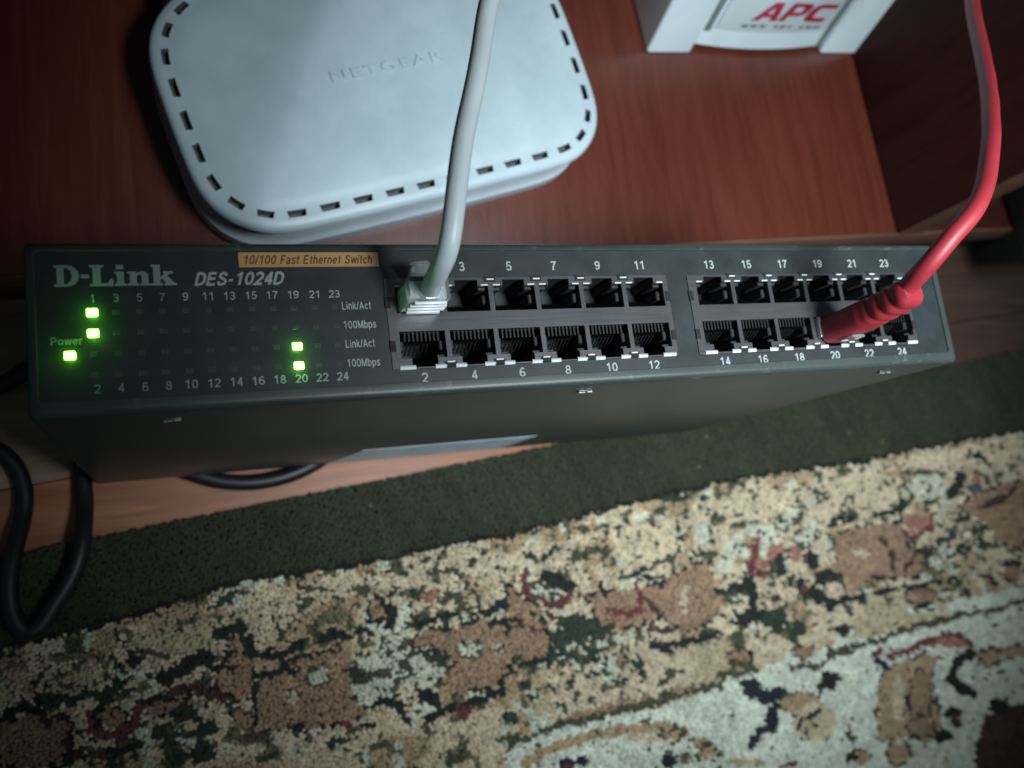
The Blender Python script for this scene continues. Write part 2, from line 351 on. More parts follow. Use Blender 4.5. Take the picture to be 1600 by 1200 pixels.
RUG = '''
LF0 -1035,-642 -776,-637 -594,-621 -339,-581 -344,-652 -538,-719 -602,-746 -719,-696 -807,-669 -893,-655
LF0 -910,-781 -939,-808 -1009,-815 -1094,-800 -1162,-769 -1186,-733 -1160,-706 -1091,-698 -1006,-713 -936,-744
TF0 -1012,-763 -1020,-778 -1039,-784 -1063,-780 -1082,-767 -1089,-750 -1081,-735 -1061,-729 -1037,-733 -1018,-746
BF0 -1306,-863 -1153,-868 -1045,-912 -1060,-1026 -1078,-1080 -1310,-1032
LF0 -1225,-762 -1235,-787 -1259,-800 -1288,-795 -1311,-774 -1320,-745 -1310,-719 -1286,-706 -1257,-711 -1233,-733
DS1.8 -1081,-840 -1014,-829 -930,-838 -878,-823 -869,-763 -896,-722
NF0 -789,-728 -796,-745 -813,-753 -832,-750 -848,-736 -853,-717 -846,-700 -830,-692 -810,-695 -794,-709
KS1.8 -1274,-834 -1216,-839 -1168,-854 -1156,-797
KS3.4 -714,-815 -634,-785 -553,-761
MS2.1 -681,-870 -609,-876 -502,-927
BF0 -788,-887 -641,-902 -553,-942 -673,-939 -763,-965
RS2.4 -983,-894 -974,-955 -942,-990 -874,-998 -832,-952 -801,-897
BF0 -849,-937 -861,-959 -890,-969 -924,-962 -952,-942 -961,-916 -950,-893 -921,-883 -886,-890 -858,-910
DF0 -588,-973 -599,-993 -625,-1001 -656,-995 -681,-977 -689,-954 -678,-935 -652,-926 -621,-932 -596,-950
DF0 -522,-1041 -532,-1061 -554,-1070 -579,-1065 -600,-1048 -606,-1025 -597,-1005 -575,-996 -549,-1001 -529,-1018
DF0 -684,-1028 -694,-1044 -718,-1050 -747,-1045 -769,-1030 -777,-1010 -767,-995 -744,-988 -715,-994 -692,-1009
DF0 -541,-1136 -552,-1155 -580,-1162 -613,-1156 -639,-1137 -648,-1114 -636,-1095 -609,-1087 -576,-1094 -549,-1112
DF0 -631,-1136 -640,-1152 -661,-1158 -686,-1153 -706,-1138 -713,-1119 -704,-1103 -683,-1096 -658,-1102 -638,-1117
SF0 -637,-1031 -644,-1041 -662,-1045 -684,-1041 -701,-1030 -707,-1018 -700,-1008 -682,-1004 -660,-1008 -643,-1019
CF0 -718,-1106 -727,-1119 -747,-1124 -772,-1119 -792,-1106 -799,-1090 -790,-1077 -770,-1072 -745,-1077 -725,-1090
SF0 -609,-1073 -618,-1080 -639,-1081 -664,-1076 -684,-1067 -692,-1057 -683,-1050 -663,-1049 -637,-1054 -617,-1063
MF0 -1000,-1055 -1007,-1068 -1024,-1073 -1044,-1068 -1060,-1057 -1066,-1042 -1059,-1030 -1043,-1025 -1022,-1029 -1006,-1040
MF0 -923,-1065 -927,-1072 -939,-1075 -952,-1072 -963,-1065 -967,-1056 -963,-1049 -951,-1046 -938,-1049 -927,-1056
KS1.4 -911,-1061 -866,-1059 -814,-1045
BF0 -499,-680 -392,-691 -397,-767 -460,-757 -463,-718
KS1.4 -498,-668 -390,-665 -367,-707 -377,-757
BF0 -514,-824 -461,-770 -391,-768 -357,-825 -366,-951 -441,-944 -530,-884
KS1.4 -532,-808 -452,-822
OF0 -754,-845 -761,-860 -777,-867 -797,-863 -812,-850 -818,-833 -811,-818 -795,-811 -775,-815 -759,-827
OF0 -433,-1089 -442,-1102 -464,-1107 -490,-1101 -511,-1088 -518,-1073 -509,-1060 -487,-1055 -461,-1060 -440,-1073
MF0 -1119,-898 -1122,-906 -1128,-909 -1136,-908 -1142,-902 -1145,-893 -1142,-885 -1135,-881 -1127,-883 -1121,-889
MF0 -1051,-987 -1054,-1000 -1061,-1007 -1069,-1005 -1075,-996 -1077,-982 -1074,-969 -1067,-961 -1059,-963 -1053,-973
SS1.5 -864,-764 -783,-784 -750,-833
OF0 -1201,-683 -1209,-689 -1227,-690 -1250,-686 -1269,-679 -1276,-671 -1269,-665 -1250,-664 -1227,-668 -1208,-675
OS1.5 -1119,-673 -952,-689 -920,-731
GS1.2 -790,-691 -698,-737
BF0 -360,-1041 -373,-1064 -402,-1074 -436,-1068 -463,-1047 -471,-1020 -459,-996 -430,-986 -396,-992 -369,-1013
CF0 -350,-560 -136,-530 73,-503 285,-539 589,-514 844,-502 804,-681 651,-638 585,-543 278,-608 138,-567 -76,-619 -352,-762
BF0 -194,-826 10,-807 52,-867 6,-919 85,-1098 14,-1124 -375,-1075 -362,-888
SF0 26,-850 165,-859 282,-905 369,-837 422,-832 408,-885 357,-945 457,-976 412,-1043 302,-1044 236,-992 121,-1078 55,-1053 8,-972 100,-942
BF0 322,-802 515,-804 664,-777 779,-859 756,-1033 671,-1082 480,-1096 431,-1067 479,-979 497,-955 424,-880 308,-862
SF0 627,-920 613,-941 583,-950 549,-944 522,-926 515,-902 528,-882 557,-872 592,-878 619,-896
CF0 734,-938 727,-949 712,-954 695,-952 683,-942 679,-929 686,-917 700,-912 718,-915 730,-925
GS1.2 -111,-547 -16,-560
GS1.2 -147,-582 -114,-587 -151,-628
GF0 -176,-665 -179,-671 -185,-675 -192,-674 -198,-668 -199,-661 -197,-655 -190,-651 -183,-652 -177,-657
GS1.2 -238,-708 -216,-692
OS1.7 5,-631 -53,-663 -82,-686
GF0 91,-643 86,-652 78,-657 67,-656 60,-649 57,-639 61,-630 70,-625 81,-626 88,-633
GS1.4 81,-567 108,-584 136,-581
GS1.2 418,-542 507,-554 539,-544
GF0 592,-587 588,-595 577,-599 565,-597 556,-590 553,-582 558,-574 568,-570 580,-572 590,-578
GS1.2 611,-647 643,-702
GS1.5 347,-646 376,-650
GS1.2 289,-637 314,-613
GS1.7 462,-683 496,-645 555,-668 564,-719 522,-749
PF0 454,-654 444,-669 423,-676 398,-673 379,-660 373,-642 383,-627 404,-620 429,-623 448,-636
CF0 541,-716 532,-729 512,-735 489,-732 472,-720 467,-705 475,-692 495,-686 518,-689 536,-701
KS1.5 334,-762 423,-755 537,-751
KS2.7 220,-676 227,-746
SS2.7 126,-683 187,-781 168,-832
SS2.7 298,-687 261,-765 255,-819
SF0 189,-768 303,-772 312,-828 251,-859 165,-859
KS1.9 -354,-787 -258,-796 -169,-765
KS1.7 -88,-758 -19,-742 21,-762
KS1.1 56,-754 106,-741 131,-772
KS1.5 -341,-873 -198,-871
SF0 -49,-923 -61,-946 -89,-957 -122,-951 -147,-931 -155,-905 -143,-882 -115,-871 -82,-877 -57,-897
CF0 -187,-977 -195,-991 -212,-997 -231,-993 -247,-981 -252,-965 -244,-952 -227,-945 -208,-949 -192,-961
DF0 87,-933 79,-951 61,-960 40,-957 24,-942 19,-922 28,-904 46,-894 67,-898 83,-913
GS1.8 106,-956 191,-951
GS1.5 266,-916 283,-960
GS1.4 216,-982 252,-975
DF0 470,-930 459,-946 436,-954 409,-949 389,-934 383,-915 393,-899 416,-891 443,-895 464,-910
NS2.6 715,-749 789,-730
KS1.5 614,-748 689,-766
KS1.5 691,-810 783,-831
KS1.8 332,-1164 436,-1150 587,-1136 698,-1115 704,-1067
RS2.1 497,-1134 499,-1182 554,-1165 511,-1204
KS1.7 115,-1071 192,-1072 225,-1097 239,-1160
KS2.0 321,-1075 372,-1070 397,-1109
GF0 322,-1034 318,-1044 308,-1049 296,-1047 288,-1039 285,-1028 290,-1018 300,-1014 311,-1016 320,-1024
GF0 165,-1013 161,-1020 153,-1023 144,-1021 136,-1015 134,-1008 138,-1002 146,-999 155,-1000 162,-1006
RF0 16,-1131 10,-1139 -6,-1142 -24,-1139 -39,-1130 -43,-1120 -37,-1111 -21,-1108 -3,-1112 12,-1120
KF0 110,-1155 104,-1162 88,-1165 69,-1161 54,-1153 49,-1144 56,-1136 72,-1134 90,-1138 105,-1146
DF0 751,-1236 741,-1254 721,-1263 697,-1258 680,-1243 676,-1222 685,-1203 706,-1194 729,-1199 747,-1214
CF0 380,-1193 505,-1196 659,-1170 680,-1243 672,-1303 352,-1241
GF0 -93,-731 -98,-749 -109,-760 -121,-758 -130,-744 -133,-724 -127,-706 -116,-695 -104,-697 -95,-711
OF0 48,-692 32,-709 -7,-715 -53,-708 -88,-691 -101,-669 -85,-652 -47,-645 -1,-652 36,-670
BF0 205,-674 194,-705 171,-721 145,-717 126,-694 121,-662 132,-631 155,-614 181,-618 201,-641
CF0 812,-498 1080,-478 1343,-455 1611,-478 2010,-391 2335,-391 2284,-530 2044,-469 1796,-491 1754,-615 1561,-654 1417,-651 1400,-540 1302,-489 1136,-554 1100,-625 921,-594 819,-566
BF0 793,-643 848,-709 934,-788 967,-903 948,-1030 743,-1010
BF0 1165,-754 1382,-754 1560,-764 1739,-693 1894,-681 1907,-811 1954,-914 1845,-977 1680,-1006 1577,-921 1352,-933 1236,-900
KF0 977,-609 1079,-652 1155,-708 1125,-734 1045,-708 966,-682
RS2.4 886,-611 868,-683 917,-734 986,-773 1061,-769 1098,-745
SF0 995,-708 985,-724 963,-732 938,-728 920,-715 915,-697 925,-681 946,-673 971,-676 990,-690
SF0 1048,-745 1040,-755 1023,-759 1003,-756 988,-747 983,-736 991,-727 1008,-723 1028,-725 1043,-734
MF0 829,-845 823,-854 811,-859 796,-856 785,-849 782,-838 788,-829 801,-824 815,-826 826,-834
MF0 904,-886 898,-893 886,-897 871,-894 860,-887 857,-878 862,-871 875,-867 889,-870 901,-877
MF0 966,-851 960,-859 947,-862 933,-860 921,-853 918,-844 924,-836 936,-833 951,-835 963,-842
GS1.8 1152,-563 1258,-546 1325,-562 1303,-590
GS1.1 1128,-606 1173,-589
GF0 1372,-630 1366,-640 1354,-645 1340,-643 1330,-635 1328,-624 1334,-614 1346,-609 1360,-610 1370,-619
KS2.0 1264,-723 1293,-757
CS3.0 1261,-638 1317,-722
CF0 1223,-710 1214,-724 1196,-732 1175,-729 1160,-717 1156,-700 1165,-686 1183,-678 1204,-681 1219,-693
NS1.2 1429,-684 1557,-677
NS1.4 1479,-706 1531,-721 1595,-768
SS0.9 1388,-717 1470,-705
RS2.0 1288,-840 1362,-874 1452,-864 1475,-783 1448,-733
MS1.5 1503,-825 1571,-905
CS1.7 1722,-786 1708,-910
DF0 975,-904 1050,-842 1176,-846 1299,-932 1223,-980 1214,-1030 1144,-1048 958,-1017
SF0 1092,-974 1085,-984 1070,-988 1053,-985 1040,-977 1036,-965 1043,-955 1058,-950 1075,-953 1088,-962
SF0 1136,-1010 1129,-1020 1114,-1025 1097,-1022 1084,-1013 1081,-1001 1088,-991 1103,-987 1120,-989 1133,-998
SF0 1184,-974 1177,-983 1162,-987 1145,-984 1132,-976 1128,-965 1135,-955 1150,-951 1168,-954 1181,-963
SF0 1283,-1004 1274,-1013 1254,-1017 1231,-1013 1213,-1004 1208,-992 1217,-983 1236,-980 1260,-984 1278,-993
SF0 1344,-977 1336,-984 1318,-987 1297,-983 1281,-976 1276,-966 1284,-958 1302,-956 1323,-959 1339,-967
CF0 1028,-890 1021,-901 1007,-906 991,-904 979,-895 976,-882 983,-871 997,-866 1013,-868 1025,-878
MS1.5 1640,-977 1573,-990 1500,-948
NS1.7 1507,-1055 1599,-1047 1756,-1049 1900,-1040
KF0 1613,-1080 1606,-1090 1591,-1094 1573,-1091 1560,-1082 1557,-1071 1564,-1062 1579,-1057 1597,-1060 1610,-1069
LF0 1647,-1086 1909,-1089 1886,-1202 1493,-1136
KS2.3 1919,-845 2065,-849
KS3.4 2123,-809 2106,-984 2023,-1004
KF0 2259,-1023 2238,-1044 2196,-1052 2148,-1045 2113,-1025 2103,-1000 2122,-979 2164,-971 2212,-978 2249,-998
RS2.1 2207,-605 2176,-701 2132,-769 2215,-805
PF0 2248,-743 2237,-761 2214,-770 2190,-767 2173,-753 2169,-733 2181,-715 2203,-706 2228,-709 2245,-723
SS3.4 2112,-577 1994,-669 1970,-739
SS2.7 2054,-661 2122,-669
SF0 1779,-530 1771,-543 1756,-550 1739,-548 1727,-538 1724,-523 1732,-510 1747,-503 1764,-505 1777,-515
GF0 2031,-485 2021,-495 2000,-500 1977,-497 1959,-488 1954,-476 1963,-465 1984,-460 2008,-463 2026,-472
GF0 2136,-480 2130,-487 2117,-490 2102,-489 2091,-483 2089,-474 2095,-467 2107,-464 2122,-465 2133,-471
GS0.9 1782,-514 1775,-553
GF0 1628,-647 1620,-661 1604,-668 1586,-666 1574,-655 1571,-640 1579,-626 1595,-619 1613,-621 1625,-632
NS0.9 1796,-644 1864,-637
SF0 2084,-901 2067,-910 2028,-911 1981,-904 1944,-892 1932,-879 1949,-870 1988,-869 2035,-875 2072,-888
MS1.2 971,-815 1026,-838
CF0 2296,-378 2640,-360 3106,-306 3419,-259 4303,-225 4282,-293 4015,-408 3631,-391 3451,-365 3159,-329 2857,-382 2515,-435 2295,-480
BF0 3566,-619 3847,-526 3989,-492 4220,-486 4086,-905 3887,-824 3800,-683 3631,-608
CF0 3240,-474 3176,-518 3037,-535 2879,-518 2761,-475 2725,-422 2784,-378 2918,-360 3078,-376 3202,-419
SF0 3583,-472 3539,-517 3452,-538 3357,-528 3289,-491 3273,-441 3314,-396 3399,-374 3496,-383 3566,-420
CF0 2778,-524 2747,-554 2683,-568 2611,-560 2558,-533 2543,-499 2573,-469 2636,-455 2709,-463 2763,-489
BF0 2708,-630 2934,-621 3177,-622 3202,-706 3199,-759 3323,-828 3244,-943 2883,-912 2847,-967 2719,-949 2679,-799
GS1.4 3294,-360 3403,-361 3567,-395
GS1.1 3266,-376 3273,-441
GS1.4 2494,-433 2539,-472
GS1.2 2630,-403 2714,-421
GS1.5 2854,-533 2876,-579
GS1.1 2347,-528 2383,-507
GF0 2509,-555 2500,-566 2483,-572 2464,-570 2450,-561 2447,-548 2456,-537 2473,-532 2492,-534 2506,-543
KS1.4 2686,-584 2778,-568 2854,-577
KS1.5 2991,-574 3131,-572 3260,-531
DF0 3468,-553 3456,-564 3433,-569 3406,-566 3387,-556 3382,-544 3393,-533 3417,-528 3443,-531 3463,-541
SF0 2521,-505 2503,-528 2468,-540 2430,-536 2403,-517 2396,-491 2414,-468 2448,-456 2486,-460 2514,-479
SF0 2584,-650 2563,-678 2522,-691 2478,-686 2446,-663 2439,-632 2459,-605 2499,-591 2544,-596 2577,-619
SF0 2464,-567 2448,-585 2414,-594 2376,-590 2348,-574 2341,-553 2357,-535 2390,-526 2428,-531 2456,-546
CF0 2692,-766 2675,-789 2642,-800 2607,-796 2581,-777 2576,-751 2593,-728 2625,-717 2661,-721 2687,-740
MS1.2 3027,-703 3057,-768 3093,-808 3072,-885
CF0 2939,-780 2923,-793 2888,-798 2847,-793 2817,-780 2808,-764 2824,-750 2859,-745 2900,-750 2930,-763
PF0 3407,-657 3379,-681 3322,-690 3258,-683 3210,-661 3197,-633 3224,-610 3280,-599 3345,-606 3394,-628
RS1.8 3431,-614 3385,-691 3254,-730 3183,-686
NF0 3195,-624 3187,-632 3171,-636 3152,-634 3139,-627 3136,-617 3144,-609 3160,-604 3179,-607 3192,-614
MS1.5 3151,-895 3242,-818 3382,-790
MS2.0 4110,-534 3986,-588 3795,-616
KS3.6 3707,-436 3597,-510
VF0 3859,-509 3842,-527 3811,-536 3776,-533 3751,-518 3746,-497 3763,-479 3794,-469 3829,-473 3854,-488
PF0 3860,-441 3849,-454 3827,-460 3804,-458 3787,-448 3784,-434 3795,-422 3816,-415 3840,-418 3856,-428
KS1.4 3792,-320 3886,-309 3959,-373
DF0 3698,-662 3681,-682 3650,-692 3616,-688 3592,-672 3588,-649 3605,-629 3636,-619 3670,-623 3694,-639
DF0 3834,-743 3816,-763 3781,-772 3742,-768 3716,-751 3710,-728 3728,-709 3763,-699 3801,-703 3829,-720
DF0 3825,-835 3809,-853 3777,-861 3743,-857 3719,-842 3714,-822 3730,-804 3762,-796 3796,-800 3820,-815
DF0 3676,-845 3658,-864 3624,-873 3586,-869 3560,-852 3555,-830 3572,-810 3606,-801 3644,-806 3670,-822
DF0 3586,-742 3571,-759 3540,-768 3507,-764 3483,-749 3478,-729 3494,-712 3524,-703 3558,-707 3581,-722
SF0 3545,-865 3518,-899 3470,-916 3419,-909 3385,-882 3379,-844 3405,-810 3452,-793 3504,-799 3539,-827
SF0 3452,-908 3430,-931 3388,-942 3341,-936 3308,-915 3301,-888 3322,-864 3364,-854 3411,-860 3445,-880
SF0 3552,-948 3535,-967 3505,-976 3472,-972 3449,-956 3445,-934 3461,-915 3491,-905 3524,-910 3547,-926
SF0 3707,-765 3694,-780 3669,-787 3642,-784 3623,-772 3619,-755 3632,-740 3657,-733 3684,-736 3703,-748
KF0 3503,-851 3496,-860 3484,-864 3471,-862 3462,-855 3460,-845 3467,-837 3479,-832 3492,-834 3502,-841
KF0 3470,-765 3461,-773 3444,-777 3425,-775 3411,-767 3408,-757 3417,-749 3434,-745 3453,-747 3466,-755
CS2.4 3725,-934 3667,-1045
CS3.0 3800,-981 3850,-1070
MF0 3785,-1015 3774,-1030 3755,-1038 3735,-1035 3722,-1023 3721,-1007 3732,-992 3751,-985 3770,-987 3783,-999
BF0 4020,-1028 3993,-1058 3943,-1071 3889,-1064 3851,-1038 3844,-1005 3871,-976 3921,-962 3975,-969 4013,-994
KS1.7 3914,-949 4027,-964
KS1.2 2910,-984 3046,-986 3232,-985 3387,-989
KS1.8 2526,-989 2686,-995 2817,-997
DF0 3555,-1021 3537,-1037 3501,-1044 3461,-1039 3432,-1023 3425,-1003 3443,-986 3478,-979 3519,-985 3548,-1001
SF0 3482,-1082 3465,-1093 3428,-1095 3384,-1089 3352,-1076 3342,-1063 3359,-1052 3395,-1050 3439,-1056 3472,-1068
PF0 2373,-692 2356,-715 2323,-726 2285,-721 2259,-702 2252,-677 2269,-655 2302,-643 2340,-648 2367,-667
PF0 2471,-721 2459,-740 2436,-749 2411,-746 2393,-731 2390,-711 2402,-693 2425,-683 2450,-686 2468,-701
RS1.7 2258,-744 2265,-762
NS2.6 2324,-728 2321,-786
SF0 2304,-800 2294,-813 2274,-820 2252,-817 2236,-806 2232,-790 2242,-777 2262,-771 2284,-774 2300,-785
RS2.0 2474,-755 2521,-736
KF0 2705,-870 2681,-892 2630,-901 2572,-893 2529,-872 2517,-845 2540,-824 2591,-815 2649,-822 2693,-844
KF0 2573,-768 2561,-791 2538,-804 2515,-801 2500,-784 2499,-759 2511,-735 2534,-723 2557,-726 2572,-743
RF0 2533,-915 2518,-926 2485,-930 2447,-925 2419,-912 2410,-897 2425,-886 2457,-882 2495,-887 2524,-900
CF0 2407,-914 2382,-944 2332,-958 2277,-950 2237,-923 2227,-888 2251,-858 2300,-844 2356,-851 2397,-878
MF0 2295,-931 2285,-944 2266,-950 2244,-947 2228,-936 2224,-921 2234,-908 2254,-902 2276,-905 2292,-916
KF0 2450,-878 2439,-906 2423,-922 2408,-920 2400,-900 2402,-871 2413,-844 2429,-827 2444,-830 2452,-849
LF0 3148,-1079 3107,-1108 3018,-1117 2917,-1102 2842,-1069 2819,-1031 2859,-1002 2946,-992 3048,-1007 3125,-1040
BF0 3324,-1042 3299,-1058 3244,-1061 3181,-1052 3134,-1034 3119,-1014 3143,-998 3197,-994 3260,-1003 3309,-1021
CF0 3412,-1135 3397,-1151 3368,-1158 3336,-1154 3313,-1139 3308,-1119 3323,-1103 3352,-1096 3384,-1100 3407,-1115
CF0 2710,-939 2693,-957 2659,-964 2620,-959 2592,-943 2584,-922 2601,-904 2635,-897 2674,-902 2703,-918
BF0 3445,-1166 3667,-1127 4017,-1121 4003,-1165 3528,-1178
OF0 3369,-924 3356,-938 3330,-944 3301,-940 3281,-928 3276,-912 3289,-898 3315,-891 3344,-895 3364,-907
MF0 3019,-913 3005,-918 2970,-918 2930,-912 2898,-903 2887,-895 2902,-890 2935,-890 2976,-895 3008,-904
MF0 839,-839 833,-848 820,-852 805,-849 793,-842 789,-832 795,-823 809,-820 824,-822 836,-830
MF0 907,-879 900,-886 887,-890 871,-887 860,-880 856,-871 862,-863 875,-860 891,-863 903,-870
MF0 829,-924 824,-934 814,-938 802,-936 794,-929 792,-918 797,-909 807,-904 818,-906 827,-914
BF0 770,-807 915,-807 966,-961 916,-1025 745,-996
MF0 839,-839 833,-848 820,-852 805,-849 793,-842 789,-832 795,-823 809,-820 824,-822 836,-830
MF0 907,-879 900,-886 887,-890 871,-887 860,-880 856,-871 862,-863 875,-860 891,-863 903,-870
CF0 914,-1039 1009,-1112 967,-1177 945,-1215 984,-1279 876,-1301 925,-1240
GF0 889,-1056 883,-1067 869,-1072 854,-1069 842,-1060 839,-1048 845,-1037 859,-1032 874,-1035 886,-1044
GF0 824,-988 818,-995 807,-999 793,-996 783,-990 780,-981 785,-973 797,-970 810,-972 820,-979
DS1.8 817,-1101 847,-1169 866,-1208
SF0 872,-1138 864,-1150 847,-1154 828,-1151 814,-1141 810,-1127 817,-1116 834,-1112 853,-1115 867,-1125
DF0 977,-1150 968,-1160 948,-1164 925,-1160 907,-1149 902,-1137 910,-1126 930,-1123 954,-1127 972,-1137
LF0 931,-1220 919,-1238 892,-1246 861,-1241 838,-1224 831,-1202 844,-1183 870,-1175 901,-1181 925,-1198
CF0 1149,-1173 1136,-1192 1110,-1200 1080,-1195 1058,-1178 1052,-1156 1064,-1137 1091,-1128 1121,-1134 1143,-1151
DF0 1156,-1232 1150,-1240 1137,-1244 1122,-1241 1111,-1233 1108,-1223 1114,-1215 1127,-1212 1142,-1215 1153,-1222
DF0 1058,-1135 1053,-1147 1042,-1153 1030,-1151 1022,-1142 1020,-1129 1025,-1117 1036,-1111 1048,-1113 1057,-1122
DF0 974,-911 1063,-866 1213,-881 1299,-932 1240,-975 1192,-1063 1105,-1078 957,-1024
SF0 1095,-982 1088,-992 1070,-996 1050,-992 1035,-983 1030,-971 1038,-961 1056,-957 1076,-960 1091,-970
SF0 1134,-1014 1127,-1024 1113,-1028 1097,-1026 1085,-1017 1082,-1005 1088,-995 1103,-990 1119,-993 1131,-1002
SF0 1184,-977 1177,-986 1162,-989 1145,-987 1132,-979 1128,-968 1134,-960 1149,-956 1167,-959 1180,-967
SF0 1285,-997 1276,-1006 1256,-1009 1232,-1006 1214,-996 1208,-985 1217,-976 1237,-973 1261,-976 1279,-986
SF0 1331,-982 1324,-990 1308,-993 1289,-990 1275,-982 1270,-972 1277,-965 1293,-962 1312,-965 1327,-973
SF0 1106,-1075 1100,-1085 1086,-1089 1071,-1087 1060,-1078 1057,-1067 1064,-1056 1077,-1052 1092,-1054 1103,-1063
SF0 1331,-1109 1311,-1138 1270,-1151 1223,-1143 1189,-1117 1180,-1084 1200,-1054 1240,-1041 1287,-1049 1321,-1075
BF0 1356,-1091 1346,-1107 1325,-1114 1301,-1110 1283,-1096 1279,-1078 1289,-1062 1310,-1055 1334,-1059 1352,-1073
DF0 1240,-1094 1235,-1101 1225,-1105 1214,-1103 1206,-1096 1203,-1087 1208,-1080 1218,-1076 1230,-1078 1238,-1085
SF0 1280,-1152 1269,-1167 1247,-1174 1221,-1170 1202,-1156 1197,-1138 1208,-1122 1230,-1115 1256,-1120 1275,-1134
DS2.3 1411,-1100 1415,-1175
DF0 1344,-1185 1334,-1191 1312,-1192 1287,-1188 1267,-1179 1260,-1170 1269,-1164 1291,-1163 1317,-1168 1337,-1176
DF0 1199,-1123 1190,-1131 1168,-1133 1143,-1129 1124,-1120 1117,-1109 1127,-1102 1148,-1099 1173,-1104 1193,-1113
CF0 1421,-1041 1415,-1049 1401,-1053 1385,-1050 1373,-1043 1370,-1033 1376,-1025 1390,-1022 1406,-1025 1417,-1032
CF0 1459,-1078 1591,-1092 1710,-1096 1688,-1260 1559,-1268 1462,-1213
LF0 1724,-1067 1912,-1074 1883,-1217 1817,-1267 1698,-1254
GF0 1603,-1200 1592,-1216 1571,-1223 1546,-1219 1529,-1205 1524,-1187 1535,-1171 1556,-1163 1581,-1167 1599,-1181
GF0 1656,-1183 1652,-1188 1642,-1190 1631,-1188 1623,-1183 1621,-1177 1626,-1171 1635,-1169 1646,-1171 1654,-1176
GF0 1558,-1226 1550,-1231 1532,-1232 1510,-1228 1494,-1221 1488,-1214 1496,-1209 1514,-1208 1535,-1212 1552,-1219
NF0 1607,-1075 1599,-1084 1583,-1087 1565,-1084 1551,-1076 1547,-1066 1554,-1057 1570,-1054 1589,-1056 1603,-1065
KS1.4 1644,-1054 1755,-1053
BF0 2064,-1185 2045,-1205 2004,-1212 1958,-1205 1924,-1185 1914,-1160 1933,-1140 1973,-1133 2019,-1140 2054,-1160
GS1.1 1916,-1199 2055,-1227
GF0 1899,-1259 1888,-1269 1866,-1273 1841,-1269 1822,-1258 1816,-1244 1827,-1233 1849,-1229 1874,-1234 1893,-1245
BS2.0 955,-1309 1207,-1285 1424,-1273
CF0 1417,-1268 1402,-1276 1367,-1276 1325,-1268 1293,-1256 1282,-1244 1296,-1236 1331,-1236 1373,-1243 1405,-1256
WF0 687,-1368 790,-1354 986,-1322 1234,-1326 1423,-1332 1621,-1324 1734,-1306 1871,-1277 1934,-1249 2087,-1260 2303,-1192 2547,-1215 2608,-1184 2782,-1136 3130,-1102 4061,-1109 3741,-2104 673,-1467
GS1.4 696,-1356 791,-1340 979,-1314 1220,-1309 1418,-1309 1607,-1299 1691,-1291 1821,-1291 1886,-1249 2070,-1249
NF0 2081,-1337 2062,-1365 2025,-1379 1984,-1371 1956,-1347 1950,-1314 1968,-1285 2005,-1272 2046,-1279 2075,-1304
NF0 2139,-1386 2123,-1406 2092,-1415 2057,-1408 2032,-1390 2026,-1366 2041,-1346 2072,-1337 2107,-1343 2133,-1362
NS2.0 1958,-1598 2060,-1526
TS2.3 777,-1441 901,-1403 1065,-1387 1274,-1391 1487,-1417 1611,-1471
CF0 1607,-1492 1572,-1498 1484,-1489 1380,-1469 1298,-1445 1268,-1426 1302,-1420 1387,-1428 1492,-1449 1576,-1473
TF0 1778,-1600 1762,-1612 1725,-1614 1681,-1606 1648,-1589 1637,-1572 1654,-1559 1690,-1557 1734,-1566 1768,-1582
TF0 1594,-1467 1579,-1482 1547,-1486 1510,-1479 1482,-1463 1473,-1444 1488,-1430 1520,-1425 1557,-1432 1585,-1448
NF0 1008,-1491 999,-1501 978,-1505 954,-1500 936,-1489 930,-1475 939,-1465 960,-1461 984,-1466 1003,-1478
NF0 1098,-1492 1087,-1504 1062,-1507 1032,-1501 1010,-1488 1003,-1473 1014,-1461 1039,-1457 1069,-1463 1091,-1476
RF0 1021,-1511 1012,-1519 992,-1521 968,-1516 949,-1506 943,-1495 952,-1487 972,-1485 997,-1490 1015,-1500
NF0 1531,-1587 1521,-1602 1500,-1608 1476,-1603 1459,-1589 1455,-1571 1465,-1556 1486,-1550 1510,-1555 1527,-1569
OF0 1620,-1590 1609,-1607 1588,-1614 1564,-1609 1547,-1594 1543,-1575 1553,-1558 1575,-1550 1599,-1555 1616,-1570
TF0 1727,-1530 1714,-1545 1686,-1550 1653,-1544 1629,-1528 1622,-1510 1635,-1495 1663,-1490 1696,-1496 1721,-1511
LF0 2043,-1695 2018,-1699 1957,-1693 1884,-1678 1827,-1660 1806,-1646 1830,-1642 1890,-1648 1963,-1663 2022,-1681
GS1.5 2275,-1268 2454,-1298 2558,-1258 2712,-1242 2868,-1233 3043,-1214 3401,-1195 3773,-1196 4028,-1169
LF0 2856,-1019 3092,-1027 3126,-1119 3407,-1174 3046,-1202 2657,-1200 2715,-1142
BF0 3320,-1077 3294,-1094 3236,-1098 3170,-1089 3120,-1069 3105,-1046 3130,-1030 3187,-1025 3254,-1034 3305,-1054
CF0 3415,-1144 3399,-1160 3367,-1167 3331,-1162 3306,-1147 3300,-1127 3316,-1111 3348,-1104 3384,-1109 3409,-1124
KS1.1 3164,-1107 3289,-1125
KS3.8 2510,-920 2596,-1007
DF0 2324,-1050 2299,-1084 2250,-1100 2195,-1091 2157,-1062 2148,-1023 2172,-989 2221,-972 2276,-980 2315,-1010
DF0 2424,-1122 2404,-1152 2369,-1167 2331,-1161 2305,-1137 2300,-1103 2319,-1072 2354,-1057 2393,-1063 2419,-1088
KF0 2686,-1154 2674,-1172 2652,-1181 2629,-1177 2614,-1163 2611,-1143 2623,-1125 2644,-1116 2667,-1120 2683,-1134
CF0 2643,-1081 2625,-1103 2591,-1113 2553,-1107 2525,-1088 2519,-1063 2537,-1041 2571,-1031 2609,-1036 2637,-1056
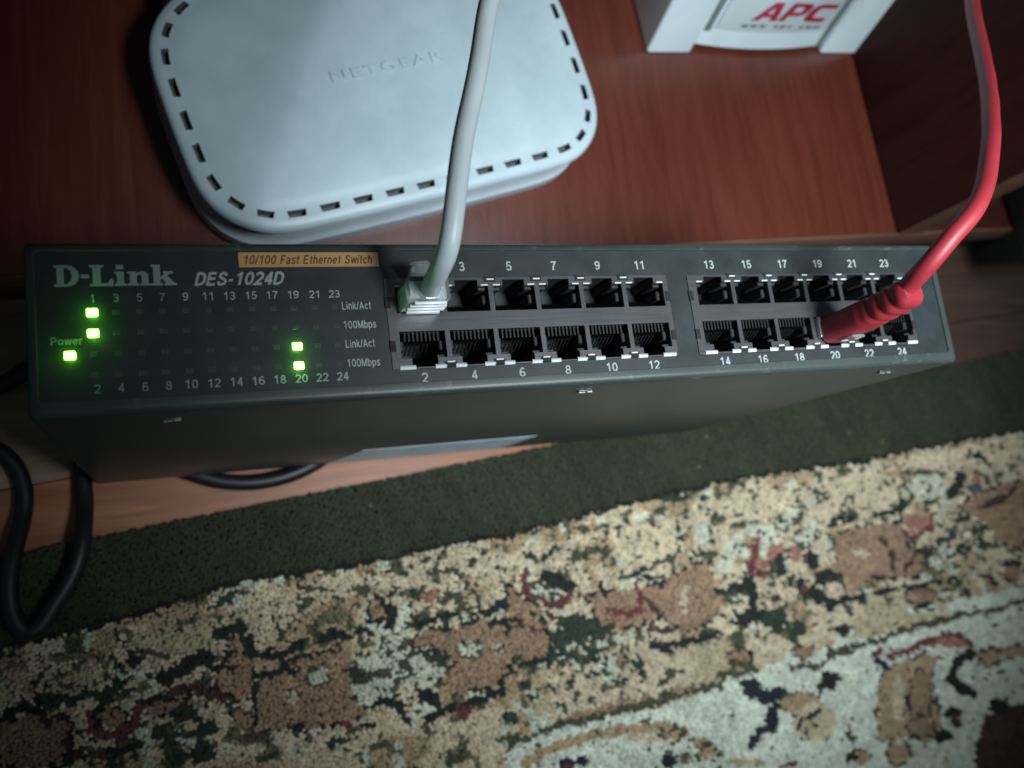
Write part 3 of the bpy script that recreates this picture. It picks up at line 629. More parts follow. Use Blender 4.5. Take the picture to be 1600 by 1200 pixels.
CF0 2554,-1183 2527,-1213 2472,-1225 2410,-1215 2364,-1187 2353,-1151 2379,-1122 2434,-1110 2496,-1120 2542,-1148
CF0 2286,-1173 2265,-1208 2226,-1224 2184,-1217 2155,-1190 2150,-1151 2171,-1117 2210,-1100 2252,-1106 2281,-1135
BF0 2448,-1232 2431,-1246 2394,-1251 2351,-1243 2318,-1228 2309,-1209 2326,-1195 2363,-1190 2406,-1197 2439,-1213
GF0 2580,-1253 2568,-1271 2545,-1279 2519,-1274 2502,-1260 2499,-1240 2511,-1223 2534,-1215 2559,-1219 2577,-1233
NF0 2218,-1400 2201,-1420 2169,-1429 2132,-1422 2106,-1403 2099,-1379 2115,-1359 2148,-1350 2184,-1357 2211,-1376
NF0 2160,-1507 2141,-1553 2112,-1578 2084,-1573 2068,-1539 2069,-1490 2088,-1443 2118,-1418 2146,-1423 2162,-1457
KF0 2580,-1392 2560,-1415 2520,-1425 2475,-1417 2443,-1395 2435,-1367 2455,-1344 2495,-1334 2540,-1342 2573,-1364
KS2.0 2416,-1412 2438,-1408
TF0 2440,-1488 2406,-1517 2332,-1524 2248,-1509 2186,-1476 2167,-1438 2200,-1410 2272,-1401 2357,-1416 2421,-1449
CF0 2498,-1594 2459,-1642 2382,-1662 2298,-1645 2238,-1600 2224,-1542 2262,-1494 2337,-1474 2422,-1489 2484,-1535
KS1.7 2327,-1530 2392,-1519
KS1.4 2257,-1572 2285,-1538
KF0 2395,-1582 2387,-1593 2372,-1597 2355,-1594 2343,-1584 2340,-1572 2348,-1561 2363,-1557 2380,-1560 2393,-1570
KF0 2328,-1617 2320,-1632 2309,-1640 2297,-1637 2289,-1626 2289,-1609 2296,-1594 2308,-1586 2320,-1588 2328,-1600
TF0 2859,-1399 2968,-1367 3179,-1351 3287,-1386 3217,-1426 3171,-1587 3193,-1675 3182,-1757 3053,-1806 2957,-1746 2904,-1736 2741,-1729 2776,-1549
BF0 3149,-1584 3110,-1670 3057,-1717 3010,-1708 2987,-1647 2997,-1556 3035,-1470 3088,-1421 3136,-1429 3159,-1491
BF0 3142,-1733 3115,-1761 3060,-1772 3000,-1760 2958,-1731 2948,-1696 2975,-1667 3029,-1656 3089,-1667 3133,-1697
CF0 2975,-1552 2947,-1625 2914,-1666 2888,-1661 2878,-1612 2890,-1537 2917,-1464 2951,-1421 2978,-1426 2987,-1476
RF0 2892,-1296 2881,-1310 2859,-1316 2836,-1312 2819,-1300 2815,-1283 2827,-1270 2848,-1263 2872,-1267 2889,-1280
RS2.1 2922,-1326 3026,-1318 3134,-1301 3253,-1294 3377,-1279 3465,-1310 3511,-1361
NS2.1 2833,-1328 2897,-1380
PF0 3490,-1349 3460,-1363 3393,-1364 3315,-1351 3256,-1330 3237,-1309 3266,-1295 3332,-1294 3410,-1307 3470,-1328
KS2.7 3522,-1407 3382,-1428 3311,-1510 3376,-1573 3458,-1622
KF0 3350,-1696 3332,-1711 3297,-1715 3257,-1708 3227,-1691 3220,-1672 3237,-1657 3272,-1653 3312,-1660 3342,-1677
MF0 3336,-1753 3322,-1768 3297,-1774 3269,-1769 3250,-1754 3246,-1736 3259,-1720 3285,-1714 3312,-1719 3332,-1734
KF0 3261,-1805 3241,-1822 3199,-1826 3151,-1817 3116,-1798 3107,-1776 3127,-1759 3169,-1754 3217,-1763 3252,-1783
TF0 3727,-1467 3700,-1494 3647,-1504 3588,-1494 3547,-1468 3538,-1436 3564,-1409 3617,-1399 3676,-1408 3718,-1435
TF0 3933,-1465 3906,-1482 3846,-1485 3779,-1474 3728,-1453 3714,-1430 3741,-1413 3799,-1409 3867,-1420 3918,-1442
MF0 3519,-1744 3750,-1718 3849,-1727 3729,-2101 3329,-2018 3430,-1838
KF0 3695,-1734 3673,-1750 3628,-1755 3578,-1745 3541,-1726 3531,-1704 3552,-1687 3597,-1683 3647,-1692 3685,-1712
TF0 2934,-1831 2909,-1869 2865,-1886 2820,-1877 2791,-1845 2787,-1802 2812,-1764 2855,-1746 2900,-1755 2931,-1788
TF0 2691,-1799 2671,-1813 2627,-1816 2578,-1806 2540,-1787 2529,-1766 2549,-1751 2592,-1749 2642,-1758 2680,-1778
RS1.2 2104,-1726 2200,-1738
KS1.5 2516,-1779 2579,-1776'''

# ================================================================== floor (laminate planks)
YAW = math.radians(5.7); CY, SY = math.cos(YAW), math.sin(YAW)
def uv(u, v): return (u * CY - v * SY, u * SY + v * CY)      # u along the plank / rug edge, v towards the cabinet
fl = MB().box(-1500, 1900, -1500, 1900, -14, -8.2).build('floor', M['sub']); structure(fl)
def plank(u0, u1, v0, v1, mat, lab=None):
    mb = MB().box(u0, u1, v0, v1, -8, 0, .35, 1)
    mb.V = [(*uv(x, y), z) for x, y, z in mb.V]
    return mb.build('plank', mat, fl, label=lab)
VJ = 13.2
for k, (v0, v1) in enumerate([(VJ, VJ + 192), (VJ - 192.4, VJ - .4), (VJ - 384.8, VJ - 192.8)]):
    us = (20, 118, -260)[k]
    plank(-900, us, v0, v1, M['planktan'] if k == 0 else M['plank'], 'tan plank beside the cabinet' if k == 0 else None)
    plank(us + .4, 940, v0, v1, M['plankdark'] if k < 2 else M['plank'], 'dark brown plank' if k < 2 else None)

# ================================================================== cabinet
KY = math.radians(2.6); KC, KS = math.cos(KY), math.sin(KY)
def kab(x, y): return (313 + x * KC - y * KS, 91 + x * KS + y * KC)
cab = empty('cabinet', (60, 240, 0), 'dark mahogany cabinet whose glossy bottom shelf holds the white devices', 'cabinet')
def kbox(x0, x1, y0, y1, z0, z1, bev=.6):
    mb = MB().box(x0, x1, y0, y1, z0, z1, bev, 2); mb.V = [(*kab(x, y), z) for x, y, z in mb.V]; return mb
kbox(-455, -.3, 1.6, 330, 36, 52, .4).build('bottom_shelf', M['mahog'], cab)
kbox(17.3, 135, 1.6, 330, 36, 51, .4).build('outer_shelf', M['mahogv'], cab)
kbox(-455, 135, 0, 1.4, 36, 52.3, .5).build('edge_band', M['edge'], cab)
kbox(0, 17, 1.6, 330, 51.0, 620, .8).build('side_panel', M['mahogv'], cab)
kbox(0, 17, 0, 1.4, 52.6, 620, .5).build('edge_band', M['edge'], cab)
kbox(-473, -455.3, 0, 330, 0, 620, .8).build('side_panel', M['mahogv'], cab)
kbox(-455, 135, 8, 24, 0.3, 35.8, .4).build('plinth', M['plinth'], cab)
kbox(-455, 135, 330.2, 336, 0, 620, .4).build('back_panel', M['mahogv'], cab)
# plain box for an unidentified black object at the far right
blk = empty('black_box', (440, 115, 52), 'plain black box at the far right, partly cut off by the frame', 'box')
mb = MB().box(0, 90, -27, 80, 0, 22, 3, 3); a_ = math.radians(4.6)
mb.V = [(400 + x * math.cos(a_) - y * math.sin(a_), 93 + x * math.sin(a_) + y * math.cos(a_), z + 52.5) for x, y, z in mb.V]
mb.build('housing', M['black'], blk)

# ================================================================== network switch
sw = empty('network_switch', (47.7, 16, 8), 'dark grey 24 port network switch standing on end with its port panel facing up', 'network switch')
X0, X1, Y0, Y1, ZB, ZT = -92.8, 188.3, -5.0, 37.4, 8.0, 182.0
# casing: folded steel tube, rounded front rim, open at the front
def rim(x0, x1, y0, y1, z, n=4, r=1.5):
    out = []
    for cx, cy, a0 in ((x1 - r, y1 - r, 0), (x0 + r, y1 - r, 90), (x0 + r, y0 + r, 180), (x1 - r, y0 + r, 270)):
        for k in range(n + 1):
            a = math.radians(a0 + 90 * k / n); out.append((cx + r * math.cos(a), cy + r * math.sin(a), z))
    return out
def shear(y, z): return y + (ZT - z) * .0201 if y < 16 else y
rings = [rim(X0, X1, Y0, Y1, ZB), rim(X0, X1, Y0, Y1, ZT - 2.2)]
for a in (20, 45, 70, 90):
    i = 2.0 * (1 - math.cos(math.radians(a))); rings.append(rim(X0 + i, X1 - i, Y0 + i, Y1 - i, ZT - 2.2 + 2.0 * math.sin(math.radians(a))))
rings.append(rim(-90.6, 184.9, -1.4, 35.2, ZT - .2, r=1.0)); rings.append(rim(-90.4, 184.6, -1.1, 34.9, ZT - 1.3, r=.8))
V = [p for r_ in rings for p in r_]; n = len(rings[0]); F = []
V = [(x, shear(y, z), z) for x, y, z in V]
for i in range(len(rings) - 1):
    for k in range(n): F.append([i * n + k, i * n + (k + 1) % n, (i + 1) * n + (k + 1) % n, (i + 1) * n + k])
F.append(list(range(n)))
MB().add(V, F).build('casing', M['steel'], sw, smooth=50)
ZP = 181.2                                     # panel face
BL = [(-8.3, 78.6, 2.3, 27.4), (85.8, 172.4, 2.0, 27.2)]
cut = []
P14 = 13.97; PX = [[.75 + P14 * i for i in range(6)], [93.75 + 1.25 + P14 * i for i in range(6)]]
V, F = plate((-90.55, 184.75), (-1.25, 35.05), BL, ZP, 2.5)
MB().add(V, F).build('front_panel', M['panel'], sw, smooth=0)

# ports
YU, YL = (17.65, 24.9), (5.2, 12.55)           # upper and lower openings
def port_hole(cx, up):
    if up: return [(cx - 6.3, cx + 6.3, YU[0], YU[1]), (cx - 3.3, cx + 3.3, YU[1], 26.6)]
    return [(cx - 6.3, cx + 6.3, YL[0], YL[1]), (cx - 3.6, cx + 3.6, 2.75, YL[0])]
def socket_mesh(up):
    """open box of dark plastic with a notch for the latch, side ribs and a sloping tongue; origin at opening centre, top at z=0"""
    mb = MB(); s_ = 1 if up else -1; h = 3.65; D = 13
    V, F = [], []
    out = [(-6.3, -h * s_), (6.3, -h * s_), (6.3, h * s_), (3.5, h * s_), (3.5, (h + 2.2) * s_), (-3.5, (h + 2.2) * s_), (-3.5, h * s_), (-6.3, h * s_)]
    for z in (0, -D): V += [(x, y, z) for x, y in out]
    for k in range(8): F.append([k, (k + 1) % 8, 8 + (k + 1) % 8, 8 + k])
    F.append(list(range(8, 16))); mb.add(V, F)
    for sx in (-1, 1):
        x0, x1 = sorted((sx * 6.25, sx * 4.9)); mb.box(x0, x1, -1.2, 1.6, -9, -1.4, .3, 1)
    y0, y1 = sorted((s_ * 3.6, s_ * 2.6)); mb.box(-6.0, -3.7, y0, y1, -8, -.7, .2, 1); mb.box(3.7, 6.0, y0, y1, -8, -.7, .2, 1)
    return mesh('port_socket', mb.V, mb.F, M['socket'], 30)
def pins_mesh(up):
    mb = MB(); s_ = 1 if up else -1
    for k in range(8):
        x = (k - 3.5) * 1.16
        a = Vector((x, -s_ * 3.45, -1.1)); b = Vector((x, -s_ * 2.9, -2.2)); c = Vector((x, s_ * .6, -9.5))
        V, F = sweep([a, b, c], [.28] * 3, 5); mb.add(V, F)
    return mesh('contact_pins', mb.V, mb.F, M['gold'], 40)
def ribs_mesh():
    mb = MB()
    for k in range(9):
        x = (k - 4) * 1.16; mb.box(x - .22, x + .22, 1.2, 3.6, -6, -.5)
    return mesh('contact_comb', mb.V, mb.F, M['comb'], 0)
SOCK = {u: socket_mesh(u) for u in (0, 1)}; PINS = {u: pins_mesh(u) for u in (0, 1)}; COMB = ribs_mesh()
def tab_mesh(w):
    V = [(-w / 2, .55, 0), (w / 2, .55, 0), (w / 2, .1, .32), (-w / 2, .1, .32), (w / 2, -.55, -.05), (-w / 2, -.55, -.05), (-w / 2, -.5, -1), (w / 2, -.5, -1)]
    return mesh('shield_lip', V, [[0, 1, 2, 3], [3, 2, 4, 5], [5, 4, 7, 6]], M['shieldtab'], 0)
TAB = tab_mesh(3.1); TABW = tab_mesh(4.3)
sm = MB().box(-1.6, 1.6, -.75, .75, -.6, 0); SLOT = mesh('spring_slot', sm.V, sm.F, M['sub'], 0)
sm = MB().box(-1.1, 1.1, -.22, .22, -.1, .35, .1, 1); SPR = mesh('shield_spring', sm.V, sm.F, M['shieldtab'], 0)
sm = MB().box(-.75, .75, -1.5, 1.5, -.6, 0); SLOTV = mesh('spring_slot', sm.V, sm.F, M['sub'], 0)
ZS = 181.5
for b in (0, 1):
    x0, x1, y0, y1 = BL[b]; holes = []
    for cx in PX[b]: holes += port_hole(cx, 1) + port_hole(cx, 0)
    V, F = plate((x0 + .1, x1 - .1), (y0 + .1, y1 - .1), holes, ZS, .7)
    jh = MB().add(V, F).build('jack_housing', M['shield'], sw, smooth=0)
    off = Vector((47.7, 16, 8))
    def sub(nm, me, x, y, z): return link(nm, me, jh, loc=Vector((x, y, z)) - off)
    for i, cx in enumerate(PX[b]):
        sub('port_socket', SOCK[1], cx, 21.28, ZS - .75); sub('contact_pins', PINS[1], cx, 21.28, ZS - .75)
        sub('port_socket', SOCK[0], cx, 8.88, ZS - .75); sub('contact_pins', PINS[0], cx, 8.88, ZS - .75)
        sub('contact_comb', COMB, cx, 8.88, ZS - .75)
        for sx in (-1, 1):
            e = (i == 0 and sx < 0) or (i == 5 and sx > 0)
            sub('shield_lip', TABW if e else TAB, cx + sx * (4.15 if not e else 4.9), 2.75, ZS + .12)
            sub('shield_spring', SPR, cx + sx * 5.2, 25.05, ZS)
        if i < 5:
            sub('spring_slot', SLOT, cx + P14 / 2, 3.1, ZS + .25); sub('shield_spring', SPR, cx + P14 / 2, 3.75, ZS + .25)
            sub('spring_slot', SLOT, cx + P14 / 2, 26.7, ZS + .25); sub('shield_spring', SPR, cx + P14 / 2, 26.6, ZS + .3)
    for x, y in ((x0 + .5, 20.6), (x0 + .7, 8.6), (x1 - .5, 20.6), (x1 - .6, 8.6)): sub('spring_slot', SLOTV, x, y, ZS + .25)

# printed numbers and words
def pnum(b, x, y, h=2.6): sans('port_number', b, x, y, ZP + .06, h, M['print'], sw, t=.17)
for i in range(6):
    for b in (0, 1):
        xo = 0 if b == 0 else 94.6
        pnum(str(12 * b + 2 * i + 2), xo + i * P14 + .1, -.1 if b == 0 else -.2); pnum(str(12 * b + 2 * i + 1), xo + i * P14 + .2, 30.6)
LX = [-78.75 + 5.18 * i for i in range(12)]; LY = [19.9, 14.85, 9.75, 4.75]
for i in range(12):
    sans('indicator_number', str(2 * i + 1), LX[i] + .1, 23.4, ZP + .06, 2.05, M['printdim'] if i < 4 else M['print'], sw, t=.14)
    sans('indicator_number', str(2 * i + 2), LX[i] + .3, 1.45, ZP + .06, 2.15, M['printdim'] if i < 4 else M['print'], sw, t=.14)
for y, wd_ in ((20.1, 'Link/Act'), (15.0, '100Mbps'), (9.9, 'Link/Act'), (4.8, '100Mbps')):
    sans('row_name', wd_, -19.9, y, ZP + .06, 2.1, M['print'], sw, align='LEFT', width=7.6 if 'L' in wd_ else 8.5, t=.14)
sans('power_word', 'Power', -84.4, 13.2, ZP + .06, 1.9, M['printdim'], sw, width=6.6)
BR = [[(0, 0), (.55, 0), (.8, .08), (.98, .3), (1.02, .5), (.98, .7), (.8, .92), (.55, 1), (0, 1), (0, .88), (.12, .88), (.12, .12), (0, .12)],
      [(.40, .12), (.52, .13), (.66, .25), (.72, .5), (.66, .75), (.52, .87), (.40, .88)], [(1.08, .38), (1.42, .38), (1.42, .56), (1.08, .56)]]
def sh(dx, pts): return [(x + dx, y) for x, y in pts]
BR += [sh(1.44, [(0, 0), (.97, 0), (.97, .36), (.87, .36), (.76, .15), (.46, .13), (.46, .88), (.58, .88), (.58, 1), (0, 1), (0, .88), (.13, .88), (.13, .12), (0, .12)]),
       sh(2.46, [(0, 0), (.50, 0), (.50, .11), (.40, .11), (.40, .68), (0, .68), (0, .57), (.1, .57), (.1, .11), (0, .11)]), sh(2.46, [(.08, .79), (.40, .79), (.40, 1), (.08, 1)]),
       sh(3.0, [(0, 0), (.48, 0), (.48, .11), (.40, .11), (.40, .46), (.48, .53), (.56, .53), (.60, .46), (.60, .11), (.52, .11), (.52, 0), (.98, 0), (.98, .11), (.89, .11), (.89, .5), (.81, .64), (.68, .69), (.54, .67), (.40, .59), (.40, .68), (0, .68), (0, .57), (.1, .57), (.1, .11), (0, .11)]),
       sh(4.0, [(0, 0), (.48, 0), (.48, .11), (.40, .11), (.40, .27), (.47, .33), (.64, .11), (.56, .11), (.56, 0), (1.1, 0), (1.1, .11), (1.0, .11), (.70, .46), (.84, .57), (.95, .57), (.95, .68), (.52, .68), (.52, .57), (.6, .57), (.40, .40), (.40, 1), (0, 1), (0, .89), (.1, .89), (.1, .11), (0, .11)])]
shapes('brand_lettering', BR, -73.1, 29.0, ZP + .07, 26.9, 5.3, M['logo'], sw)
sans('model_lettering', 'DES-1024D', -44.8, 27.85, ZP + .07, 3.35, M['print'], sw, shear=.3, t=.2, width=21.8)
lab = MB().box(-44.8, -9.0, 30.8, 34.75, ZP, ZP + .12).build('printed_label', M['label'], sw, smooth=0)
sans('label_lettering', '10/100 Fast Ethernet Switch', -27.0, 32.75, ZP + .16, 2.35, M['labeltext'], lab, shear=.25, t=.17, width=32.6)
# indicator lights
lm = MB().box(-.85, .85, -.7, .7, -.6, .05, .1, 1); LOFF = mesh('indicator_light', lm.V, lm.F, M['ledoff'], 0)
lm = MB().box(-1.2, 1.2, -.98, .98, -.6, .35, .28, 2); LON = mesh('indicator_light', lm.V, lm.F, M['ledon'], 0)
off = Vector((47.7, 16, 8))
LIT = {(0, 0), (0, 1), (9, 2), (9, 3)}
spots = [(LX[i], LY[j], (i, j) in LIT) for i in range(12) for j in range(4)] + [(-83.8, 9.7, True)]
for x, y, on in spots:
    link('indicator_light', LON if on else LOFF, sw, loc=Vector((x, y, ZP)) - off, label='lit bright green' if on else None)
    if on:
        gl = bpy.data.lights.new('indicator_glow', 'POINT'); go = bpy.data.objects.new('indicator_glow', gl); COL.objects.link(go)
        go.location = Vector((x, y, ZP + 1.9)) * MM; gl.energy = .00085; gl.color = (.16, 1.0, .03); gl.shadow_soft_size = .0009
# rivets, sticker on the underside that faces the viewer
for x, z in ((-62.7, 170.6), (50.5, 172.4), (164.9, 171.5)):
    y = shear(-5, z); mb = MB().box(x - 2.4, x + 2.4, y - .5, y + .4, z - .9, z + .9, .4, 2)
    mb.build('stamped_tab', M['steel'], sw)
    MB().box(x - 2.0, x + .2, y - .8, y - .3, z - .2, z + .25, .1, 1).box(x + .5, x + 2.2, y - .85, y - .3, z + .25, z + .75, .1, 1).build('bright_edge', M['brightmetal'], sw)  # small strips of bright metal on each stamped tab
mb = MB(); V = []
for x, z in ((1, 8.6), (83, 8.6), (84, 53), (8, 53)): V += [(x, shear(-5, z) - .15, z), (x, shear(-5, z) + .1, z)]
mb.add(V, [[0, 2, 4, 6], [1, 3, 5, 7], [0, 1, 3, 2], [2, 3, 5, 4], [4, 5, 7, 6], [6, 7, 1, 0]]).build('foil_sticker', M['sticker'], sw, smooth=0)

# ================================================================== cables
gc = empty('grey_cable', (1, 21, 182), 'pale grey network cable with a clear plug pushed into port 1', 'network cable')
MB().tube([(.7, 21.0, 189), (.7, 21.0, 194), (.4, 21.1, 199), (.3, 21.6, 204.5), (.8, 23.4, 209.5), (1.4, 27.5, 213), (2.8, 36, 214.5), (6.7, 51.4, 214), (13.7, 71.8, 212), (20.5, 93.9, 211), (27.2, 106, 212), (33, 122, 220), (40, 150, 250)], 2.62, 18, wob=.6).build('cable_sheath', M['grey_cable'], gc)
pb = MB().box(-5.15, 6.55, 17.75, 24.4, 172, 193, .5, 2); pb.V = [(x if z < 190 else .7 + (x - .7) * .93, y if z < 190 else 21 + (y - 21) * .93, z) for x, y, z in pb.V]
plug = pb.build('plug_body', M['clear'], gc)
rd = MB()
for z, w in ((183.2, 4.3), (186.0, 4.8), (188.6, 4.7), (191.0, 4.0)): rd.box(.7 - w, .7 + w + .7, 16.9, 17.8, z - .75, z + .75, .35, 2)
rd.build('grip_ridge', M['frost'], plug)
MB().box(-4.3, 5.6, 18.6, 23.4, 178, 189.5, .5, 2).build('wire_clamp', M['frost'], plug)
lt = MB(); V, F = sweep([Vector((.6, 24.3, 173)), Vector((.6, 25.2, 180)), Vector((.2, 27.2, 187)), Vector((-.3, 28.4, 191))], [1] * 4, 8, True, [2.9, 2.9, 2.6, 2.4], [.6, .6, .55, .5], 4, up=(1, 0, 0))
lt.add(V, F).build('latch', M['clear'], plug)
rc = empty('red_cable', (135, 10, 182), 'red network cable with a ribbed moulded boot plugged into port 20', 'network cable')
RX, RY = 94.6 + .4 + 3 * P14 - .3, 8.9
MB().tube([(RX + .2, RY + .6, 204), (RX + .6, RY + 1.2, 210), (136.4, 12.4, 217), (136.8, 15.5, 223.5), (141.2, 21.6, 229), (149.6, 29.6, 232), (161.7, 43.6, 229.5), (177.8, 62.8, 221.5), (205.4, 93.2, 203), (247, 145, 174), (272, 178, 160), (300, 215, 150)], 2.75, 18, wob=.35).build('cable_sheath', M['red'], rc)
n_ = 40; P = []; sx = []; sy = []
for i in range(n_):
    u = i / (n_ - 1); z = 182.4 + 33.7 * u
    P.append(Vector((RX + .2 + .6 * u * u, RY - .9 + 2.4 * u * u, z)))
    w = 5.4 - .2 * u; h = 4.5 - .1 * u
    if u > .47: w = 5.05 - 1.4 * (u - .47); h = 4.4 - .5 * (u - .47)
    if u > .5:
        q = ((u - .5) / .5 * 4.0) % 1.0; k = .38 if q > .70 else 0
        w -= k; h -= k
    if i == n_ - 1: w *= .8; h *= .8
    sx.append(w); sy.append(h)
V, F = sweep(P, [1] * n_, 24, True, sx, sy, 3.2, up=(1, 0, 0))
boot = MB().add(V, F).build('plug_boot', M['redboot'], rc, smooth=28)
MB().box(RX - 5.8, RX + 5.8, RY - 3.4, RY + 3.3, 172, 183.2, .4, 2).build('plug_body', M['clear'], rc)
V, F = sweep([Vector((RX, RY - 3.2, 174)), Vector((RX, RY - 4.0, 180)), Vector((RX, RY - 5.4, 187)), Vector((RX, RY - 5.8, 193))], [1] * 4, 8, True, [2.9, 2.9, 2.6, 2.4], [.6, .6, .55, .5], 4, up=(1, 0, 0))
MB().add(V, F).build('latch', M['clear'], rc)
pc = empty('power_cable', (-105, -25, 12), 'black power cable looping down over the green rug border at left', 'power cable')
PCP = [(-150, 22, 6), (-135, 19, 5), (-126.4, 14.8, 5), (-121.4, 8.4, 4.6), (-118.8, -.5, 4.6), (-119.3, -11.3, 5.5), (-121.9, -24.4, 10), (-123.5, -35.4, 12.5), (-123, -47.5, 13), (-119.1, -55.4, 13), (-114.1, -54.8, 13), (-108.5, -47, 13), (-101.7, -36.4, 13), (-98.2, -25.4, 12.5), (-97, -9.7, 6.5), (-97.5, 1.5, 4.2), (-97, 9, 4), (-88, 14, 3.9), (-72, 8, 3.9), (-56, 0, 3.9), (-44, -4.6, 3.9), (-30, -6.4, 3.9), (-16, -4.8, 3.9), (-4, -.5, 3.9), (8, 6, 3.9), (30, 15, 3.9), (60, 24, 3.9)]
MB().tube(PCP, 3.4, 14, sub=6).build('cable_sheath', M['black'], pc)
pc2 = empty('black_cable', (-130, 45, 5), 'short run of black cable in the shade left of the switch, near the cabinet', 'cable')
MB().tube([(-190, 30, 5), (-150, 36, 5), (-128, 41, 5), (-112, 50, 6), (-95, 54, 7), (-60, 55, 6), (0, 58, 6)], 3.6, 12).build('cable_sheath', M['black'], pc2)

# ================================================================== router
RYAW = math.radians(15)
ro = empty('wireless_router', (36, 144, 52.2), 'white rounded router with a slotted rim lying flat on the mahogany shelf', 'router', RYAW)
ORG[ro] = Vector((0, 0, 0))                    # its parts are built in its own frame
def loop_outline():
    x0, x1, y0, y1 = -93.5, 83.0, -48.0, 56.0; pts = []
    for cx, cy, r, a0 in ((x1 - 25, y1 - 26, 26, 0), (x0 + 30, y1 - 30, 30, 90), (x0 + 27, y0 + 27, 27, 180), (x1 - 26, y0 + 25, 25, 270)):
        for k in range(13):
            a = math.radians(a0 + 90 * k / 12); pts.append((cx + r * math.cos(a), cy + r * math.sin(a)))
    def resample(p, n):
        p = np.array(p + [p[0]] if isinstance(p, list) else np.vstack([p, p[:1]])); d = np.r_[0, np.cumsum(np.linalg.norm(np.diff(p, axis=0), axis=1))]
        s_ = np.linspace(0, d[-1], n, endpoint=False); return np.stack([np.interp(s_, d, p[:, 0]), np.interp(s_, d, p[:, 1])], 1)
    p = resample(pts, 840)
    cx, cy = (x0 + x1) / 2, (y0 + y1) / 2
    ux, uy = (p[:, 0] - cx) / 88, (p[:, 1] - cy) / 57
    p[:, 0] += np.sign(ux) * 2.2 * np.clip(1 - uy ** 2, 0, 1) * np.clip(np.abs(ux) * 3 - 2, 0, 1)
    p[:, 1] += np.sign(uy) * 2.0 * np.clip(1 - ux ** 2, 0, 1) * np.clip(np.abs(uy) * 3 - 2, 0, 1)
    for _ in range(220): p = (np.roll(p, 1, 0) + 2 * p + np.roll(p, -1, 0)) / 4
    return resample(p, 380)
OL = loop_outline(); NO = len(OL)
tg = np.roll(OL, -1, 0) - np.roll(OL, 1, 0); tg /= np.linalg.norm(tg, axis=1)[:, None]; NRM = np.stack([tg[:, 1], -tg[:, 0]], 1)
if ((OL + NRM - OL.mean(0)) ** 2).sum() < ((OL - OL.mean(0)) ** 2).sum(): NRM = -NRM
def ring(inset, z): return [(*q, z) for q in (OL - NRM * inset)]
def shrink(base, k, z):
    c = OL.mean(0); return [(*(c + (np.array(q[:2]) - c) * k), z) for q in base]
ZL = 29.8
prof = [(5.5, ZL - 5.2), (.6, ZL - 5.0), (0, ZL - 4.2), (.1, ZL - 2.6), (.7, ZL - 1.2), (1.8, ZL - .35), (4.3, ZL), (7.0, ZL + .25), (9.5, ZL + .75)]
RG = [ring(i, z) for i, z in prof]
PIT = 10; slot_on = lambda k: (k % PIT) < 6
for k in range(NO):
    if k % PIT == 0: RG[6][k] = tuple(np.array(RG[6][k]) + np.r_[tg[k] * .5, 0])
    if k % PIT == 6: RG[6][k] = tuple(np.array(RG[6][k]) - np.r_[tg[k] * .5, 0])
b9 = RG[-1]
for k, z in ((.985, 1.0), (.93, 1.5), (.8, 2.3), (.6, 3.0), (.35, 3.4)): RG.append(shrink(b9, k, ZL + z))
V = [p for r_ in RG for p in r_]; F = []
for i in range(len(RG) - 1):
    for k in range(NO):
        if i == 6 and slot_on(k): continue
        F.append([i * NO + k, i * NO + (k + 1) % NO, (i + 1) * NO + (k + 1) % NO, (i + 1) * NO + k])
V.append((*OL.mean(0), ZL + 3.5)); c_ = len(V) - 1; L_ = (len(RG) - 1) * NO
F += [[L_ + k, L_ + (k + 1) % NO, c_] for k in range(NO)]
lid = MB().add(V, F).build('lid', M['router'], ro, smooth=40)
for s0 in range(0, NO, PIT):                   # every slot a small cup set into the lid
    A = [RG[6][(s0 + k) % NO] for k in range(7)]; B = [RG[7][(s0 + k) % NO] for k in range(7)]
    loop = A + B[::-1]; V = [p for p in loop] + [(p[0], p[1], p[2] - 4.6) for p in loop]; n = len(loop)
    F = [[k, (k + 1) % n, n + (k + 1) % n, n + k] for k in range(n)] + [list(range(n, 2 * n))]
    MB().add(V, F).build('vent_slot', M['slot'], lid, smooth=0)
RB = [ring(5.2, ZL - 5.3), ring(4.6, ZL - 8), ring(3.0, 12), ring(2.2, 9.5), ring(1.0, 8.6), ring(.9, 3), ring(1.4, 1.2), ring(3, .2)]
V = [p for r_ in RB for p in r_]; F = [[i * NO + k, i * NO + (k + 1) % NO, (i + 1) * NO + (k + 1) % NO, (i + 1) * NO + k] for i in range(len(RB) - 1) for k in range(NO)]
F.append([(len(RB) - 1) * NO + k for k in range(NO)])
MB().add(V, F).build('base', M['routerbase'], ro, smooth=40)
text('embossed_lettering', 'NETGEAR', -7.6, 6.7, ZL + 3.05, 4.3, M['router'], lid, width=49, space=1.25, rot=math.radians(1.2), ext=.09, bold=.004)
MB().box(-79, -62, 49, 88, 8, 29, 3, 3).build('rear_connector', M['router'], ro)

# ================================================================== battery backup
ub = empty('battery_backup', (240, 290, 52), 'white battery backup unit with a red lettered front standing on the shelf', 'battery backup')
O_ = np.array((172.0, 187.2, 52.0)); UX = np.array((math.cos(math.radians(4.9)), math.sin(math.radians(4.9)), 0)); UY = np.array((-UX[1], UX[0], 0)); LEAN = .30
def U(x, d, z): return O_ + UX * x + UY * (d + LEAN * z) + np.array((0, 0, z))       # x across, d depth behind the front face, z up
def ubox(x0, x1, d0, d1, z0, z1, bev=.8, seg=2):
    mb = MB().box(x0, x1, d0, d1, z0, z1, bev, seg); mb.V = [tuple(U(*p)) for p in mb.V]; return mb
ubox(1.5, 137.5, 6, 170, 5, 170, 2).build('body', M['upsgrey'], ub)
for x0, x1 in ((0, 26.5), (112, 139)): ubox(x0, x1, 0, 60, 0.2, 168, 1.6, 3).build('front_pillar', M['ups'], ub)
